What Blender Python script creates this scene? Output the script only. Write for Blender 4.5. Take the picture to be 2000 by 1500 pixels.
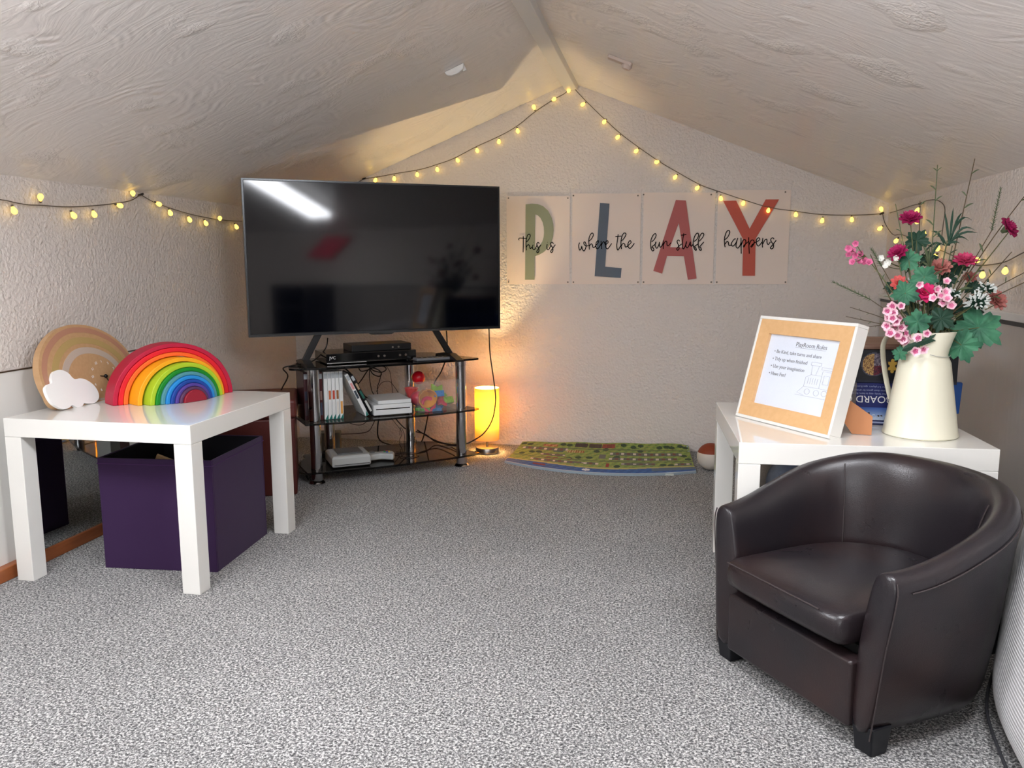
import bpy, bmesh, math, random
from mathutils import Vector, Matrix
PI=math.pi; R=math.radians
for o in list(bpy.data.objects): bpy.data.objects.remove(o)
sc=bpy.context.scene; C=sc.collection
# ------------------------------------------------------------------ camera
CAM_H=0.854; FPX=1616.0; YAW=R(10.611); PITCH=R(8.358); ROLL=R(-0.222)
cf=Vector((-math.sin(YAW)*math.cos(PITCH),math.cos(YAW)*math.cos(PITCH),-math.sin(PITCH)))
cr=Vector((math.cos(YAW),math.sin(YAW),0)); cu=cr.cross(cf)
c_,s_=math.cos(ROLL),math.sin(ROLL); CR=c_*cr+s_*cu; CU=-s_*cr+c_*cu
cd=bpy.data.cameras.new('camera'); cam=bpy.data.objects.new('camera',cd); C.objects.link(cam)
cd.sensor_width=36; cd.lens=36*FPX/2000; cd.clip_start=.02; cd.clip_end=50
cam.matrix_world=Matrix(((CR.x,CU.x,-cf.x,0),(CR.y,CU.y,-cf.y,0),(CR.z,CU.z,-cf.z,CAM_H),(0,0,0,1)))
sc.camera=cam
O=Vector((0,0,CAM_H))
def at(px,py,n,d):      # where the photo's pixel meets the plane n.X=d
    v=(px-1000)/FPX*CR-(py-750)/FPX*CU+cf; n=Vector(n)
    return O+v*((d-n.dot(O))/n.dot(v))
def atY(px,py,y): return at(px,py,(0,1,0),y)
def atX(px,py,x): return at(px,py,(1,0,0),x)
def atZ(px,py,z): return at(px,py,(0,0,1),z)
# ------------------------------------------------------------------ light and exposure
PANEL_E=(.95,.975,1.03,1); PANEL_S=18.5; LAMP_W=14.0; BULB_S=1.7
w=bpy.data.worlds.new('world'); sc.world=w; w.use_nodes=True
w.node_tree.nodes['Background'].inputs[0].default_value=(.85,.88,1,1); w.node_tree.nodes['Background'].inputs[1].default_value=.3
sc.view_settings.view_transform='Standard'; sc.view_settings.look='None'; sc.view_settings.gamma=1; sc.view_settings.exposure=0.93
try: sc.view_settings.use_curve_mapping=False
except Exception: pass
def area(name,loc,rot,sx,sy,e,col=(1,1,1)):
    l=bpy.data.lights.new(name,'AREA'); l.shape='RECTANGLE'; l.size=sx; l.size_y=sy; l.energy=e; l.color=col
    o=bpy.data.objects.new(name,l); C.objects.link(o); o.location=loc; o.rotation_euler=rot; return o
# unseen fill lights added behind the viewer to brighten walls and ceiling
area('rear_overhead_fill',(-.44,-.9,1.5),(0,0,0),1.6,1.8,11,(1,.98,.99))
area('rear_upright_fill',(-.44,-2.3,.95),(R(90),0,0),1.5,.8,12,(.95,.97,1))

# ------------------------------------------------------------------ materials
def srgb(r,g,b):
    f=lambda c:(c/255/12.92) if c/255<=.04045 else ((c/255+.055)/1.055)**2.4
    return (f(r),f(g),f(b),1)
MC={}
def M(name,col,rough=.5,metal=0,bump=None,spec=.5,coat=0,trans=0,emit=None,es=0,alpha=1,sheen=0,var=None,ior=1.45,sss=0):
    if name in MC: return MC[name]
    m=bpy.data.materials.new(name); m.use_nodes=True; nt=m.node_tree; b=nt.nodes['Principled BSDF']
    if len(col)==3: col=srgb(*col)
    b.inputs['Base Color'].default_value=col; b.inputs['Roughness'].default_value=rough; b.inputs['Metallic'].default_value=metal
    b.inputs['Specular IOR Level'].default_value=spec; b.inputs['Coat Weight'].default_value=coat; b.inputs['Coat Roughness'].default_value=.05
    b.inputs['Transmission Weight'].default_value=trans; b.inputs['IOR'].default_value=ior; b.inputs['Alpha'].default_value=alpha
    if sheen: b.inputs['Sheen Weight'].default_value=sheen
    if emit: b.inputs['Emission Color'].default_value=srgb(*emit) if len(emit)==3 else emit; b.inputs['Emission Strength'].default_value=es
    tc=nt.nodes.new('ShaderNodeTexCoord')
    if bump:
        sc_,st,dist=bump[:3]; n=nt.nodes.new('ShaderNodeTexNoise'); n.inputs['Scale'].default_value=sc_; n.inputs['Detail'].default_value=4
        nt.links.new(tc.outputs['Object'],n.inputs['Vector'])
        bp=nt.nodes.new('ShaderNodeBump'); bp.inputs['Strength'].default_value=st; bp.inputs['Distance'].default_value=dist
        nt.links.new(n.outputs['Fac'],bp.inputs['Height']); nt.links.new(bp.outputs['Normal'],b.inputs['Normal'])
    if var:
        sc_,c2,stretch=var; n=nt.nodes.new('ShaderNodeTexNoise'); n.inputs['Scale'].default_value=sc_; n.inputs['Detail'].default_value=5
        mp=nt.nodes.new('ShaderNodeMapping'); mp.inputs['Scale'].default_value=stretch
        nt.links.new(tc.outputs['Object'],mp.inputs['Vector']); nt.links.new(mp.outputs[0],n.inputs['Vector'])
        cr_=nt.nodes.new('ShaderNodeValToRGB'); cr_.color_ramp.elements[0].position=.35; cr_.color_ramp.elements[1].position=.65
        cr_.color_ramp.elements[0].color=col; cr_.color_ramp.elements[1].color=srgb(*c2)
        nt.links.new(n.outputs['Fac'],cr_.inputs[0]); nt.links.new(cr_.outputs[0],b.inputs['Base Color'])
    MC[name]=m; return m
def vcol(name,rough=.5,spec=.5,bump=None):
    m=M(name,(200,200,200),rough,spec=spec,bump=bump); nt=m.node_tree
    a=nt.nodes.new('ShaderNodeAttribute'); a.attribute_name='Col'; nt.links.new(a.outputs['Color'],nt.nodes['Principled BSDF'].inputs['Base Color']); return m
def nn(nt,t,**k):
    n=nt.nodes.new(t)
    for a,v in k.items():
        if a.startswith('i_'): n.inputs[a[2:].replace('_',' ')].default_value=v
        else: setattr(n,a,v)
    return n
def mathn(nt,op,a,b=None,clamp=False):
    n=nt.nodes.new('ShaderNodeMath'); n.operation=op; n.use_clamp=clamp
    for i,x in enumerate((a,b)):
        if x is None: continue
        if isinstance(x,(int,float)): n.inputs[i].default_value=x
        else: nt.links.new(x,n.inputs[i])
    return n.outputs[0]
def wall_mat(name,col):
    m=M(name,col,.42,spec=.55); nt=m.node_tree; b=nt.nodes['Principled BSDF']; L=nt.links.new
    tc=nt.nodes.new('ShaderNodeTexCoord')
    n1=nn(nt,'ShaderNodeTexNoise'); n1.inputs['Scale'].default_value=108; n1.inputs['Detail'].default_value=2; n1.inputs['Distortion'].default_value=.6
    v=nn(nt,'ShaderNodeTexVoronoi'); v.feature='SMOOTH_F1'; v.inputs['Scale'].default_value=92
    n2=nn(nt,'ShaderNodeTexNoise'); n2.inputs['Scale'].default_value=2.2; n2.inputs['Detail'].default_value=2
    for n in (n1,v,n2): L(tc.outputs['Object'],n.inputs['Vector'])
    a=mathn(nt,'MULTIPLY',mathn(nt,'SUBTRACT',1.0,v.outputs['Distance']),.7)
    h=mathn(nt,'ADD',mathn(nt,'MULTIPLY',n1.outputs['Fac'],1.1),a)
    # paper joins every 52 cm
    sep=nn(nt,'ShaderNodeSeparateXYZ'); L(tc.outputs['Object'],sep.inputs[0])
    q=mathn(nt,'ADD',sep.outputs[0],sep.outputs[1]); fr=mathn(nt,'FRACT',mathn(nt,'DIVIDE',mathn(nt,'ADD',q,10.13),.52))
    seam=mathn(nt,'LESS_THAN',mathn(nt,'ABSOLUTE',mathn(nt,'SUBTRACT',fr,.5)),.0045)
    h=mathn(nt,'SUBTRACT',h,mathn(nt,'MULTIPLY',seam,.5))
    bp=nn(nt,'ShaderNodeBump'); bp.inputs['Strength'].default_value=1.0; bp.inputs['Distance'].default_value=.0036
    L(h,bp.inputs['Height']); L(bp.outputs['Normal'],b.inputs['Normal'])
    return m
def ceiling_mat():
    m=M('swirled_plaster',(236,230,225),.30,spec=.8); nt=m.node_tree; b=nt.nodes['Principled BSDF']; L=nt.links.new
    tc=nt.nodes.new('ShaderNodeTexCoord')
    wn=nn(nt,'ShaderNodeTexNoise'); wn.inputs['Scale'].default_value=3; L(tc.outputs['Object'],wn.inputs['Vector'])
    va=nn(nt,'ShaderNodeVectorMath'); va.operation='MULTIPLY_ADD'; va.inputs[1].default_value=(.25,.25,.25)
    L(wn.outputs['Color'],va.inputs[0]); L(tc.outputs['Object'],va.inputs[2])
    v=nn(nt,'ShaderNodeTexVoronoi'); v.inputs['Scale'].default_value=3.2; L(va.outputs[0],v.inputs['Vector'])
    ring=mathn(nt,'SINE',mathn(nt,'MULTIPLY',v.outputs['Distance'],60))
    n1=nn(nt,'ShaderNodeTexNoise'); n1.inputs['Scale'].default_value=9; n1.inputs['Detail'].default_value=3; L(tc.outputs['Object'],n1.inputs['Vector'])
    mask=nn(nt,'ShaderNodeMapRange'); mask.inputs['From Min'].default_value=.50; mask.inputs['From Max'].default_value=.68; L(n1.outputs['Fac'],mask.inputs[0])
    # combed strokes running down the slope
    mp=nn(nt,'ShaderNodeMapping'); mp.inputs['Scale'].default_value=(9,55,20); mp.inputs['Rotation'].default_value=(0,0,.5); L(va.outputs[0],mp.inputs[0])
    n2=nn(nt,'ShaderNodeTexNoise'); n2.inputs['Scale'].default_value=1; n2.inputs['Detail'].default_value=4; n2.inputs['Distortion'].default_value=.8; L(mp.outputs[0],n2.inputs['Vector'])
    n3=nn(nt,'ShaderNodeTexNoise'); n3.inputs['Scale'].default_value=60; n3.inputs['Detail'].default_value=5; n3.inputs['Distortion'].default_value=1.2; L(tc.outputs['Object'],n3.inputs['Vector'])
    n4=nn(nt,'ShaderNodeTexNoise'); n4.inputs['Scale'].default_value=5; L(tc.outputs['Object'],n4.inputs['Vector'])
    m2=nn(nt,'ShaderNodeMapRange'); m2.inputs['From Min'].default_value=.56; m2.inputs['From Max'].default_value=.7; L(n4.outputs['Fac'],m2.inputs[0])
    h=mathn(nt,'MULTIPLY',mathn(nt,'MULTIPLY',ring,mask.outputs[0]),.32)
    h=mathn(nt,'ADD',h,mathn(nt,'MULTIPLY',n2.outputs['Fac'],.8))
    h=mathn(nt,'ADD',h,mathn(nt,'MULTIPLY',mathn(nt,'MULTIPLY',n3.outputs['Fac'],m2.outputs[0]),4.2))
    bp=nn(nt,'ShaderNodeBump'); bp.inputs['Strength'].default_value=.5; bp.inputs['Distance'].default_value=.0055
    L(h,bp.inputs['Height']); L(bp.outputs['Normal'],b.inputs['Normal']); return m
def carpet_mat():
    m=M('speckled_carpet',(128,126,124),.95,spec=.15,sheen=.15); nt=m.node_tree; b=nt.nodes['Principled BSDF']; L=nt.links.new
    tc=nt.nodes.new('ShaderNodeTexCoord')
    n1=nn(nt,'ShaderNodeTexNoise'); n1.inputs['Scale'].default_value=205; n1.inputs['Detail'].default_value=3; n1.inputs['Roughness'].default_value=.7; n1.inputs['Distortion'].default_value=.5
    v=nn(nt,'ShaderNodeTexVoronoi'); v.inputs['Scale'].default_value=260
    n2=nn(nt,'ShaderNodeTexNoise'); n2.inputs['Scale'].default_value=1.8; n2.inputs['Detail'].default_value=3
    for n in (n1,v,n2): L(tc.outputs['Object'],n.inputs['Vector'])
    cr_=nn(nt,'ShaderNodeValToRGB'); e=cr_.color_ramp.elements; e[0].position=.38; e[0].color=srgb(52,52,54); e[1].position=.60; e[1].color=srgb(216,214,211)
    x=e.new(.5); x.color=srgb(130,129,128)
    L(n1.outputs['Fac'],cr_.inputs[0])
    mx=nn(nt,'ShaderNodeMix'); mx.data_type='RGBA'; mx.blend_type='MULTIPLY'; mx.inputs[0].default_value=1
    mr=nn(nt,'ShaderNodeMapRange'); mr.inputs['From Min'].default_value=.3; mr.inputs['From Max'].default_value=.7; mr.inputs['To Min'].default_value=.84; mr.inputs['To Max'].default_value=1.05; L(n2.outputs['Fac'],mr.inputs[0])
    L(cr_.outputs[0],mx.inputs[6]); L(mr.outputs[0],mx.inputs[7]); L(mx.outputs[2],b.inputs['Base Color'])
    h=mathn(nt,'ADD',n1.outputs['Fac'],mathn(nt,'MULTIPLY',v.outputs['Distance'],.8))
    bp=nn(nt,'ShaderNodeBump'); bp.inputs['Strength'].default_value=.8; bp.inputs['Distance'].default_value=.004
    L(h,bp.inputs['Height']); L(bp.outputs['Normal'],b.inputs['Normal']); return m
def leather_mat():
    m=M('dark_brown_leather',(34,30,33),.36,spec=.6); nt=m.node_tree; b=nt.nodes['Principled BSDF']; L=nt.links.new
    tc=nt.nodes.new('ShaderNodeTexCoord')
    v=nn(nt,'ShaderNodeTexVoronoi'); v.feature='DISTANCE_TO_EDGE'; v.inputs['Scale'].default_value=300
    n=nn(nt,'ShaderNodeTexNoise'); n.inputs['Scale'].default_value=11; n.inputs['Detail'].default_value=3; n.inputs['Distortion'].default_value=.6
    n2=nn(nt,'ShaderNodeTexNoise'); n2.inputs['Scale'].default_value=5; n2.inputs['Detail'].default_value=4
    for k in (v,n,n2): L(tc.outputs['Object'],k.inputs['Vector'])
    h=mathn(nt,'ADD',mathn(nt,'MULTIPLY',v.outputs['Distance'],.35),n.outputs['Fac'])
    bp=nn(nt,'ShaderNodeBump'); bp.inputs['Strength'].default_value=.3; bp.inputs['Distance'].default_value=.0022
    L(h,bp.inputs['Height']); L(bp.outputs['Normal'],b.inputs['Normal'])
    mr=nn(nt,'ShaderNodeMapRange'); mr.inputs['To Min'].default_value=.22; mr.inputs['To Max'].default_value=.38; L(n.outputs['Fac'],mr.inputs[0]); L(mr.outputs[0],b.inputs['Roughness'])
    cr_=nn(nt,'ShaderNodeValToRGB'); cr_.color_ramp.elements[0].position=.4; cr_.color_ramp.elements[0].color=srgb(32,28,32); cr_.color_ramp.elements[1].position=.8; cr_.color_ramp.elements[1].color=srgb(50,34,32)
    L(n2.outputs['Fac'],cr_.inputs[0]); L(cr_.outputs[0],b.inputs['Base Color']); return m
def wood_mat(name,c1,c2,scale=(2,40,40),rough=.5):
    return M(name,c1,rough,var=(1.5,c2,scale),bump=(60,.1,.001))
def corduroy_mat():
    m=M('ribbed_corduroy',(190,188,188),.9,sheen=.3); nt=m.node_tree; b=nt.nodes['Principled BSDF']; L=nt.links.new
    tc=nt.nodes.new('ShaderNodeTexCoord'); mp=nn(nt,'ShaderNodeMapping'); mp.inputs['Rotation'].default_value=(0,R(6),R(0)); L(tc.outputs['Object'],mp.inputs[0])
    wv=nn(nt,'ShaderNodeTexWave'); wv.bands_direction='Z'; wv.inputs['Scale'].default_value=48; wv.inputs['Distortion'].default_value=.5; wv.inputs['Detail Scale'].default_value=.6; L(mp.outputs[0],wv.inputs['Vector'])
    cr_=nn(nt,'ShaderNodeValToRGB'); cr_.color_ramp.elements[0].color=srgb(150,147,148); cr_.color_ramp.elements[0].position=.05; cr_.color_ramp.elements[1].color=srgb(206,203,204); cr_.color_ramp.elements[1].position=.45
    L(wv.outputs['Fac'],cr_.inputs[0]); L(cr_.outputs[0],b.inputs['Base Color'])
    bp=nn(nt,'ShaderNodeBump'); bp.inputs['Strength'].default_value=.7; bp.inputs['Distance'].default_value=.0012; L(wv.outputs['Fac'],bp.inputs['Height']); L(bp.outputs['Normal'],b.inputs['Normal']); return m
def panel_mat():   # satin reflective sheet, vertically brushed
    m=M('satin_reflective_sheet',(190,184,178),.36,metal=.3); nt=m.node_tree; b=nt.nodes['Principled BSDF']; L=nt.links.new
    tc=nt.nodes.new('ShaderNodeTexCoord'); mp=nn(nt,'ShaderNodeMapping'); mp.inputs['Scale'].default_value=(20,60,1.6); L(tc.outputs['Object'],mp.inputs[0])
    n=nn(nt,'ShaderNodeTexNoise'); n.inputs['Scale'].default_value=1; n.inputs['Detail'].default_value=3; L(mp.outputs[0],n.inputs['Vector'])
    bp=nn(nt,'ShaderNodeBump'); bp.inputs['Strength'].default_value=.25; bp.inputs['Distance'].default_value=.004; L(n.outputs['Fac'],bp.inputs['Height']); L(bp.outputs['Normal'],b.inputs['Normal']); return m

m_wall=wall_mat('blown_vinyl_wallpaper',(219,210,203)); m_ceil=ceiling_mat(); m_carpet=carpet_mat(); m_leather=leather_mat()
m_white=M('white_lacquer',(232,230,224),.02,spec=.6,coat=.35,var=(1.5,(230,228,222),(1,1,1))); m_whitep=M('white_paint',(225,222,217),.4,bump=(40,.1,.001))
m_blackp=M('black_plastic',(10,10,12),.35,bump=(200,.1,.0005)); m_blackg=M('black_gloss_plastic',(8,8,10),.12,coat=.4,bump=(2,.02,.001))
m_chrome=M('chrome',(200,200,203),.07,metal=1,bump=(20,.02,.001)); m_steel=M('brushed_steel',(150,142,135),.3,metal=1,bump=(200,.1,.0005))
m_cable=M('cable_rubber',(14,13,13),.45,bump=(100,.1,.0005)); m_greycable=M('string_cable',(96,84,72),.5,bump=(100,.1,.0005))
m_oak=wood_mat('light_oak',(220,176,126),(215,170,119),(3,60,60)); m_trimwood=wood_mat('orange_wood',(158,92,52),(134,72,38),(30,3,30),.4)
m_glass=M('black_glass',(5,5,6),.05,spec=.35,alpha=.985,bump=(1,.01,.001)); m_tglass=M('smoked_glass',(10,8,8),.03,spec=.35,alpha=.72,bump=(1,.01,.001))

# ------------------------------------------------------------------ mesh helpers
def tag(o,label=None,cat=None,group=None,kind=None):
    if label: o['label']=label
    if cat: o['category']=cat
    if group: o['group']=group
    if kind: o['kind']=kind
    return o
def empty(name,loc=(0,0,0),rz=0,label=None,cat=None,group=None,rot=None):
    o=bpy.data.objects.new(name,None); C.objects.link(o); o.location=loc; o.rotation_euler=rot if rot else (0,0,rz); o.empty_display_size=.05
    return tag(o,label,cat,group)
class MB:
    def __init__(s): s.v=[]; s.f=[]; s.m=[]; s.T=Matrix.Identity(4)
    def add(s,vs,fs,mi=0):
        k=len(s.v); s.v+= [tuple(s.T@Vector(v)) for v in vs]; s.f+=[tuple(i+k for i in f) for f in fs]; s.m+=[mi]*len(fs); return s
    def box(s,x0,x1,y0,y1,z0,z1,mi=0):
        return s.add([(x0,y0,z0),(x1,y0,z0),(x1,y1,z0),(x0,y1,z0),(x0,y0,z1),(x1,y0,z1),(x1,y1,z1),(x0,y1,z1)],
            [(3,2,1,0),(4,5,6,7),(0,1,5,4),(1,2,6,5),(2,3,7,6),(3,0,4,7)],mi)
    def prism(s,pts,z0,z1,mi=0,axis='z'):
        n=len(pts)
        if axis=='z': A=[(x,y,z0) for x,y in pts]; B=[(x,y,z1) for x,y in pts]
        if axis=='y': A=[(x,z0,y) for x,y in pts]; B=[(x,z1,y) for x,y in pts]
        if axis=='x': A=[(z0,x,y) for x,y in pts]; B=[(z1,x,y) for x,y in pts]
        return s.add(A+B,[tuple(range(n))[::-1],tuple(range(n,2*n))]+[(i,(i+1)%n,(i+1)%n+n,i+n) for i in range(n)],mi)
    def tube(s,pts,r,n=8,mi=0,cap=True,flat=None):
        pts=[Vector(p) for p in pts]; N=len(pts); rr=r if isinstance(r,(list,tuple)) else [r]*N
        up=None; rings=[]
        for i,p in enumerate(pts):
            t=(pts[min(i+1,N-1)]-pts[max(i-1,0)])
            t=t.normalized() if t.length>1e-9 else Vector((0,0,1))
            if up is None: up=t.orthogonal().normalized()
            up=(up-t*up.dot(t)); up=up.normalized() if up.length>1e-6 else t.orthogonal().normalized()
            b=t.cross(up)
            rings.append([p+(up*math.cos(a)+b*math.sin(a))*rr[i] for a in [2*PI*k/n for k in range(n)]])
        if flat: rings=[[Vector((q.x if flat!='x' else p.x+(q.x-p.x)*.25,q.y if flat!='y' else p.y+(q.y-p.y)*.25,q.z)) for q in ring] for ring,p in zip(rings,pts)]
        return s.loft(rings,cap,mi)
    def loft(s,rings,cap=True,mi=0,closed=False):
        n=len(rings[0]); vs=[tuple(q) for r in rings for q in r]; fs=[]
        for i in range(len(rings)-1+(1 if closed else 0)):
            j=(i+1)%len(rings)
            for k in range(n): fs.append((i*n+k,i*n+(k+1)%n,j*n+(k+1)%n,j*n+k))
        if cap and not closed: fs.append(tuple(range(n))[::-1]); fs.append(tuple(range(len(rings)*n-n,len(rings)*n)))
        return s.add(vs,fs,mi)
    def lathe(s,prof,n=32,c=(0,0,0),mi=0,cap=True):
        return s.loft([[(c[0]+r*math.cos(2*PI*k/n),c[1]+r*math.sin(2*PI*k/n),c[2]+z) for k in range(n)] for r,z in prof],cap,mi)
    def cyl(s,c,r,z0,z1,n=24,mi=0): return s.lathe([(r,z0),(r,z1)],n,(c[0],c[1],0),mi)
    def ball(s,c,r,n=12,m=8,mi=0):
        if not isinstance(r,(tuple,list)): r=(r,r,r)
        rings=[[(c[0]+r[0]*math.sin(PI*j/m)*math.cos(2*PI*k/n),c[1]+r[1]*math.sin(PI*j/m)*math.sin(2*PI*k/n),c[2]-r[2]*math.cos(PI*j/m)) for k in range(n)] for j in range(1,m)]
        vs=[q for rg in rings for q in rg]; vs+=[(c[0],c[1],c[2]-r[2]),(c[0],c[1],c[2]+r[2])]; a=len(vs)-2; b=len(vs)-1; L=len(rings); fs=[]
        for i in range(L-1):
            for k in range(n): fs.append((i*n+k,i*n+(k+1)%n,(i+1)*n+(k+1)%n,(i+1)*n+k))
        for k in range(n): fs.append((a,(k+1)%n,k)); fs.append((b,(L-1)*n+k,(L-1)*n+(k+1)%n))
        return s.add(vs,fs,mi)
    def build(s,name,mats,parent=None,smooth=False,bevel=0,seg=2,sub=0,loc=None,rot=None):
        me=bpy.data.meshes.new(name); me.from_pydata(s.v,[],s.f); me.validate(); me.update()
        bm=bmesh.new(); bm.from_mesh(me); bmesh.ops.recalc_face_normals(bm,faces=bm.faces); bm.to_mesh(me); bm.free()
        if not isinstance(mats,(list,tuple)): mats=[mats]
        for m in mats: me.materials.append(m)
        if len(me.polygons)==len(s.m):
            for p,mi in zip(me.polygons,s.m): p.material_index=mi
        o=bpy.data.objects.new(name,me); C.objects.link(o)
        if parent: o.parent=parent
        if loc is not None: o.location=loc
        if rot is not None: o.rotation_euler=rot
        if bevel:
            b=o.modifiers.new('b','BEVEL'); b.width=bevel; b.segments=seg; b.limit_method='ANGLE'; b.angle_limit=R(40); b.harden_normals=True; smooth=True
        if sub: q=o.modifiers.new('s','SUBSURF'); q.levels=sub; q.render_levels=sub
        if smooth:
            try: me.shade_auto_smooth
            except Exception: pass
            for p in me.polygons: p.use_smooth=True
            if not sub: me.set_sharp_from_angle(angle=R(38))
        return o
def cat(pts,n=8,closed=False):
    pts=[Vector(p) for p in pts]; out=[]; N=len(pts)
    for i in range(N if closed else N-1):
        g=(lambda k:pts[k%N]) if closed else (lambda k:pts[max(0,min(N-1,k))])
        a,b,c,d=g(i-1),g(i),g(i+1),g(i+2)
        for k in range(n):
            t=k/n; out.append(.5*((2*b)+(c-a)*t+(2*a-5*b+4*c-d)*t*t+(3*b-a-3*c+d)*t**3))
    if not closed: out.append(pts[-1])
    return out
def curve_mesh(name,build,mats,parent=None,mx=None):
    dg=None; cu_=build(); o=bpy.data.objects.new('tmp',cu_); C.objects.link(o)
    dg=bpy.context.evaluated_depsgraph_get(); dg.update(); me=bpy.data.meshes.new_from_object(o.evaluated_get(dg)); bpy.data.objects.remove(o)
    if mx is not None: me.transform(mx)
    me.name=name; me.materials.clear(); me.materials.append(mats)
    r=bpy.data.objects.new(name,me); C.objects.link(r)
    if parent: r.parent=parent
    return r
def poly2d(name,outlines,ext,mat,parent=None,mx=None,bev=0):
    def b():
        c=bpy.data.curves.new('c','CURVE'); c.dimensions='2D'; c.fill_mode='BOTH'; c.extrude=ext; c.bevel_depth=bev; c.bevel_resolution=2
        for ol in outlines:
            s=c.splines.new('POLY'); s.points.add(len(ol)-1); s.use_cyclic_u=True
            for p,q in zip(s.points,ol): p.co=(q[0],q[1],0,1)
        return c
    return curve_mesh(name,b,mat,parent,mx)
def text_obj(name,lines,ext,mat,parent=None,mx=None):
    # lines: (string,x,y,size,align,rot,shear)
    objs=[]
    me_all=MB(); 
    for (st,x,y,size,al,rot,shx) in lines:
        def b():
            c=bpy.data.curves.new('t','FONT'); c.body=st; c.size=size; c.extrude=ext; c.align_x=al; c.shear=shx; c.resolution_u=3; return c
        o=curve_mesh('t',b,mat); M2=Matrix.Translation((x,y,0))@Matrix.Rotation(rot,4,'Z')
        me_all.add([tuple(M2@v.co) for v in o.data.vertices],[tuple(p.vertices) for p in o.data.polygons]); bpy.data.objects.remove(o)
    if mx is not None: me_all.v=[tuple(mx@Vector(v)) for v in me_all.v]
    return me_all.build(name,mat,parent)
def frame_mx(o,x,y):     # matrix whose X,Y are the given directions
    x=Vector(x).normalized(); y=Vector(y).normalized(); z=x.cross(y).normalized(); y=z.cross(x)
    return Matrix(((x.x,y.x,z.x,o[0]),(x.y,y.y,z.y,o[1]),(x.z,y.z,z.z,o[2]),(0,0,0,1)))
def raster(name,fn,nu,nv,pos,mat,parent=None):   # sheet of nu x nv cells coloured by fn(u,v)
    vs=[pos(i/nu,j/nv) for j in range(nv+1) for i in range(nu+1)]; fs=[]; cols=[]
    for j in range(nv):
        for i in range(nu):
            a=j*(nu+1)+i; fs.append((a,a+1,a+nu+2,a+nu+1)); cols.append(srgb(*fn((i+.5)/nu,(j+.5)/nv)))
    me=bpy.data.meshes.new(name); me.from_pydata([tuple(v) for v in vs],[],fs); me.update()
    ca=me.color_attributes.new('Col','FLOAT_COLOR','CORNER'); k=0
    buf=[]
    for c in cols: buf+=list(c)*4
    ca.data.foreach_set('color',buf); me.materials.append(mat)
    for p in me.polygons: p.use_smooth=True
    o=bpy.data.objects.new(name,me); C.objects.link(o)
    if parent: o.parent=parent
    return o
def struct(name,mb,m,**k): return tag(mb.build(name,m,**k),kind='structure')

# ------------------------------------------------------------------ the room
XL,XR,YB,YF=-1.78,.904,3.77,-2.4; KH=1.095; RX=-.438; RZ=1.636; SL=(RZ-KH)/(RX-XL)
struct('floor',MB().box(XL-.05,XR+.05,YF-.05,YB+.05,-.05,0),m_carpet)
struct('wall_back',MB().prism([(XL-.05,-.05),(XR+.05,-.05),(XR+.05,KH-.02),(RX,RZ+.0),(XL-.05,KH-.02)],YB,YB+.05,axis='y'),m_wall)
struct('wall_front',MB().prism([(XL-.05,-.05),(XR+.05,-.05),(XR+.05,KH-.02),(RX,RZ+.0),(XL-.05,KH-.02)],YF-.05,YF,axis='y'),M('plain_wall_paint',(190,186,182),.6,bump=(50,.1,.001)))
for nm,a,b,c,d in (('a',-1.25,.37,.5,.54),): pass
struct('fill_light_frame',MB().box(-1.24,.36,YF,YF+.04,.50,.54).box(-1.24,.36,YF,YF+.04,1.36,1.40).box(-1.24,-1.2,YF,YF+.04,.54,1.36).box(.32,.36,YF,YF+.04,.54,1.36).box(-.46,-.42,YF,YF+.04,.54,1.36),m_whitep)  # made-up window frame, added only to surround the rear fill light
struct('wall_left',MB().box(XL-.05,XL,YF,YB,0,KH),m_wall)
struct('wall_right',MB().box(XR,XR+.05,YF,YB,0,KH),m_wall)
struct('ceiling',MB().prism([(XL-.05,KH-.05*SL),(RX,RZ),(RX,RZ+.05),(XL-.05,KH+.04)],YF,YB,axis='y').prism([(RX,RZ),(XR+.05,KH-.05*SL),(XR+.05,KH+.04),(RX,RZ+.05)],YF,YB,axis='y'),m_ceil)
struct('trim_1',MB().prism([(RX-.026,RZ-.034),(RX+.026,RZ-.034),(RX+.034,RZ-.012),(RX,RZ+.001),(RX-.034,RZ-.012)],YF,YB-.001,axis='y'),m_whitep,bevel=.003)
# left wall: wooden skirting, sheet mirror above it, capping strip
struct('baseboard_left',MB().box(XL,XL+.032,YF,2.56,0,.038),m_trimwood,bevel=.003)
mir=M('mirror_glass',(205,210,210),.015,metal=1,bump=(.6,.01,.002))
struct('trim_2',MB().box(XL,XL+.007,YF,2.545,.038,.562),m_whitep)
struct('shadow_gap_strip',MB().box(XL,XL+.009,YF,2.545,.562,.5655),m_steel)  # dark strip drawn in place of the shadow gap above the white board
t=empty('wall_mirror',(XL+.026,2.7,.30),label='low mirror sheet standing on the left wall skirting behind the white table',cat='mirror')
MB().box(-.018,.0,-.775,-.16,-.262,.13).build('mirror_sheet',mir,t,bevel=.001)
MB().box(-.0185,.001,-.775,-.16,.1302,.136).build('top_strip',m_steel,t)
# right wall: satin sheet up to dado, dark shadow gap, light strip
t=empty('wall_panel',(XR,2.2,.35),label='satin grey reflective sheet on the right wall below the dado strip',cat='panel')
MB().box(-.012,-.0005,-1.5,1.56,-.345,.335).build('sheet',panel_mat(),t)
MB().box(-.014,-.0005,-1.5,1.56,.335,.347).build('dark_strip',m_blackp,t)
MB().box(-.02,-.0005,-1.5,1.56,.347,.368).build('top_strip',m_whitep,t,bevel=.002)

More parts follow.
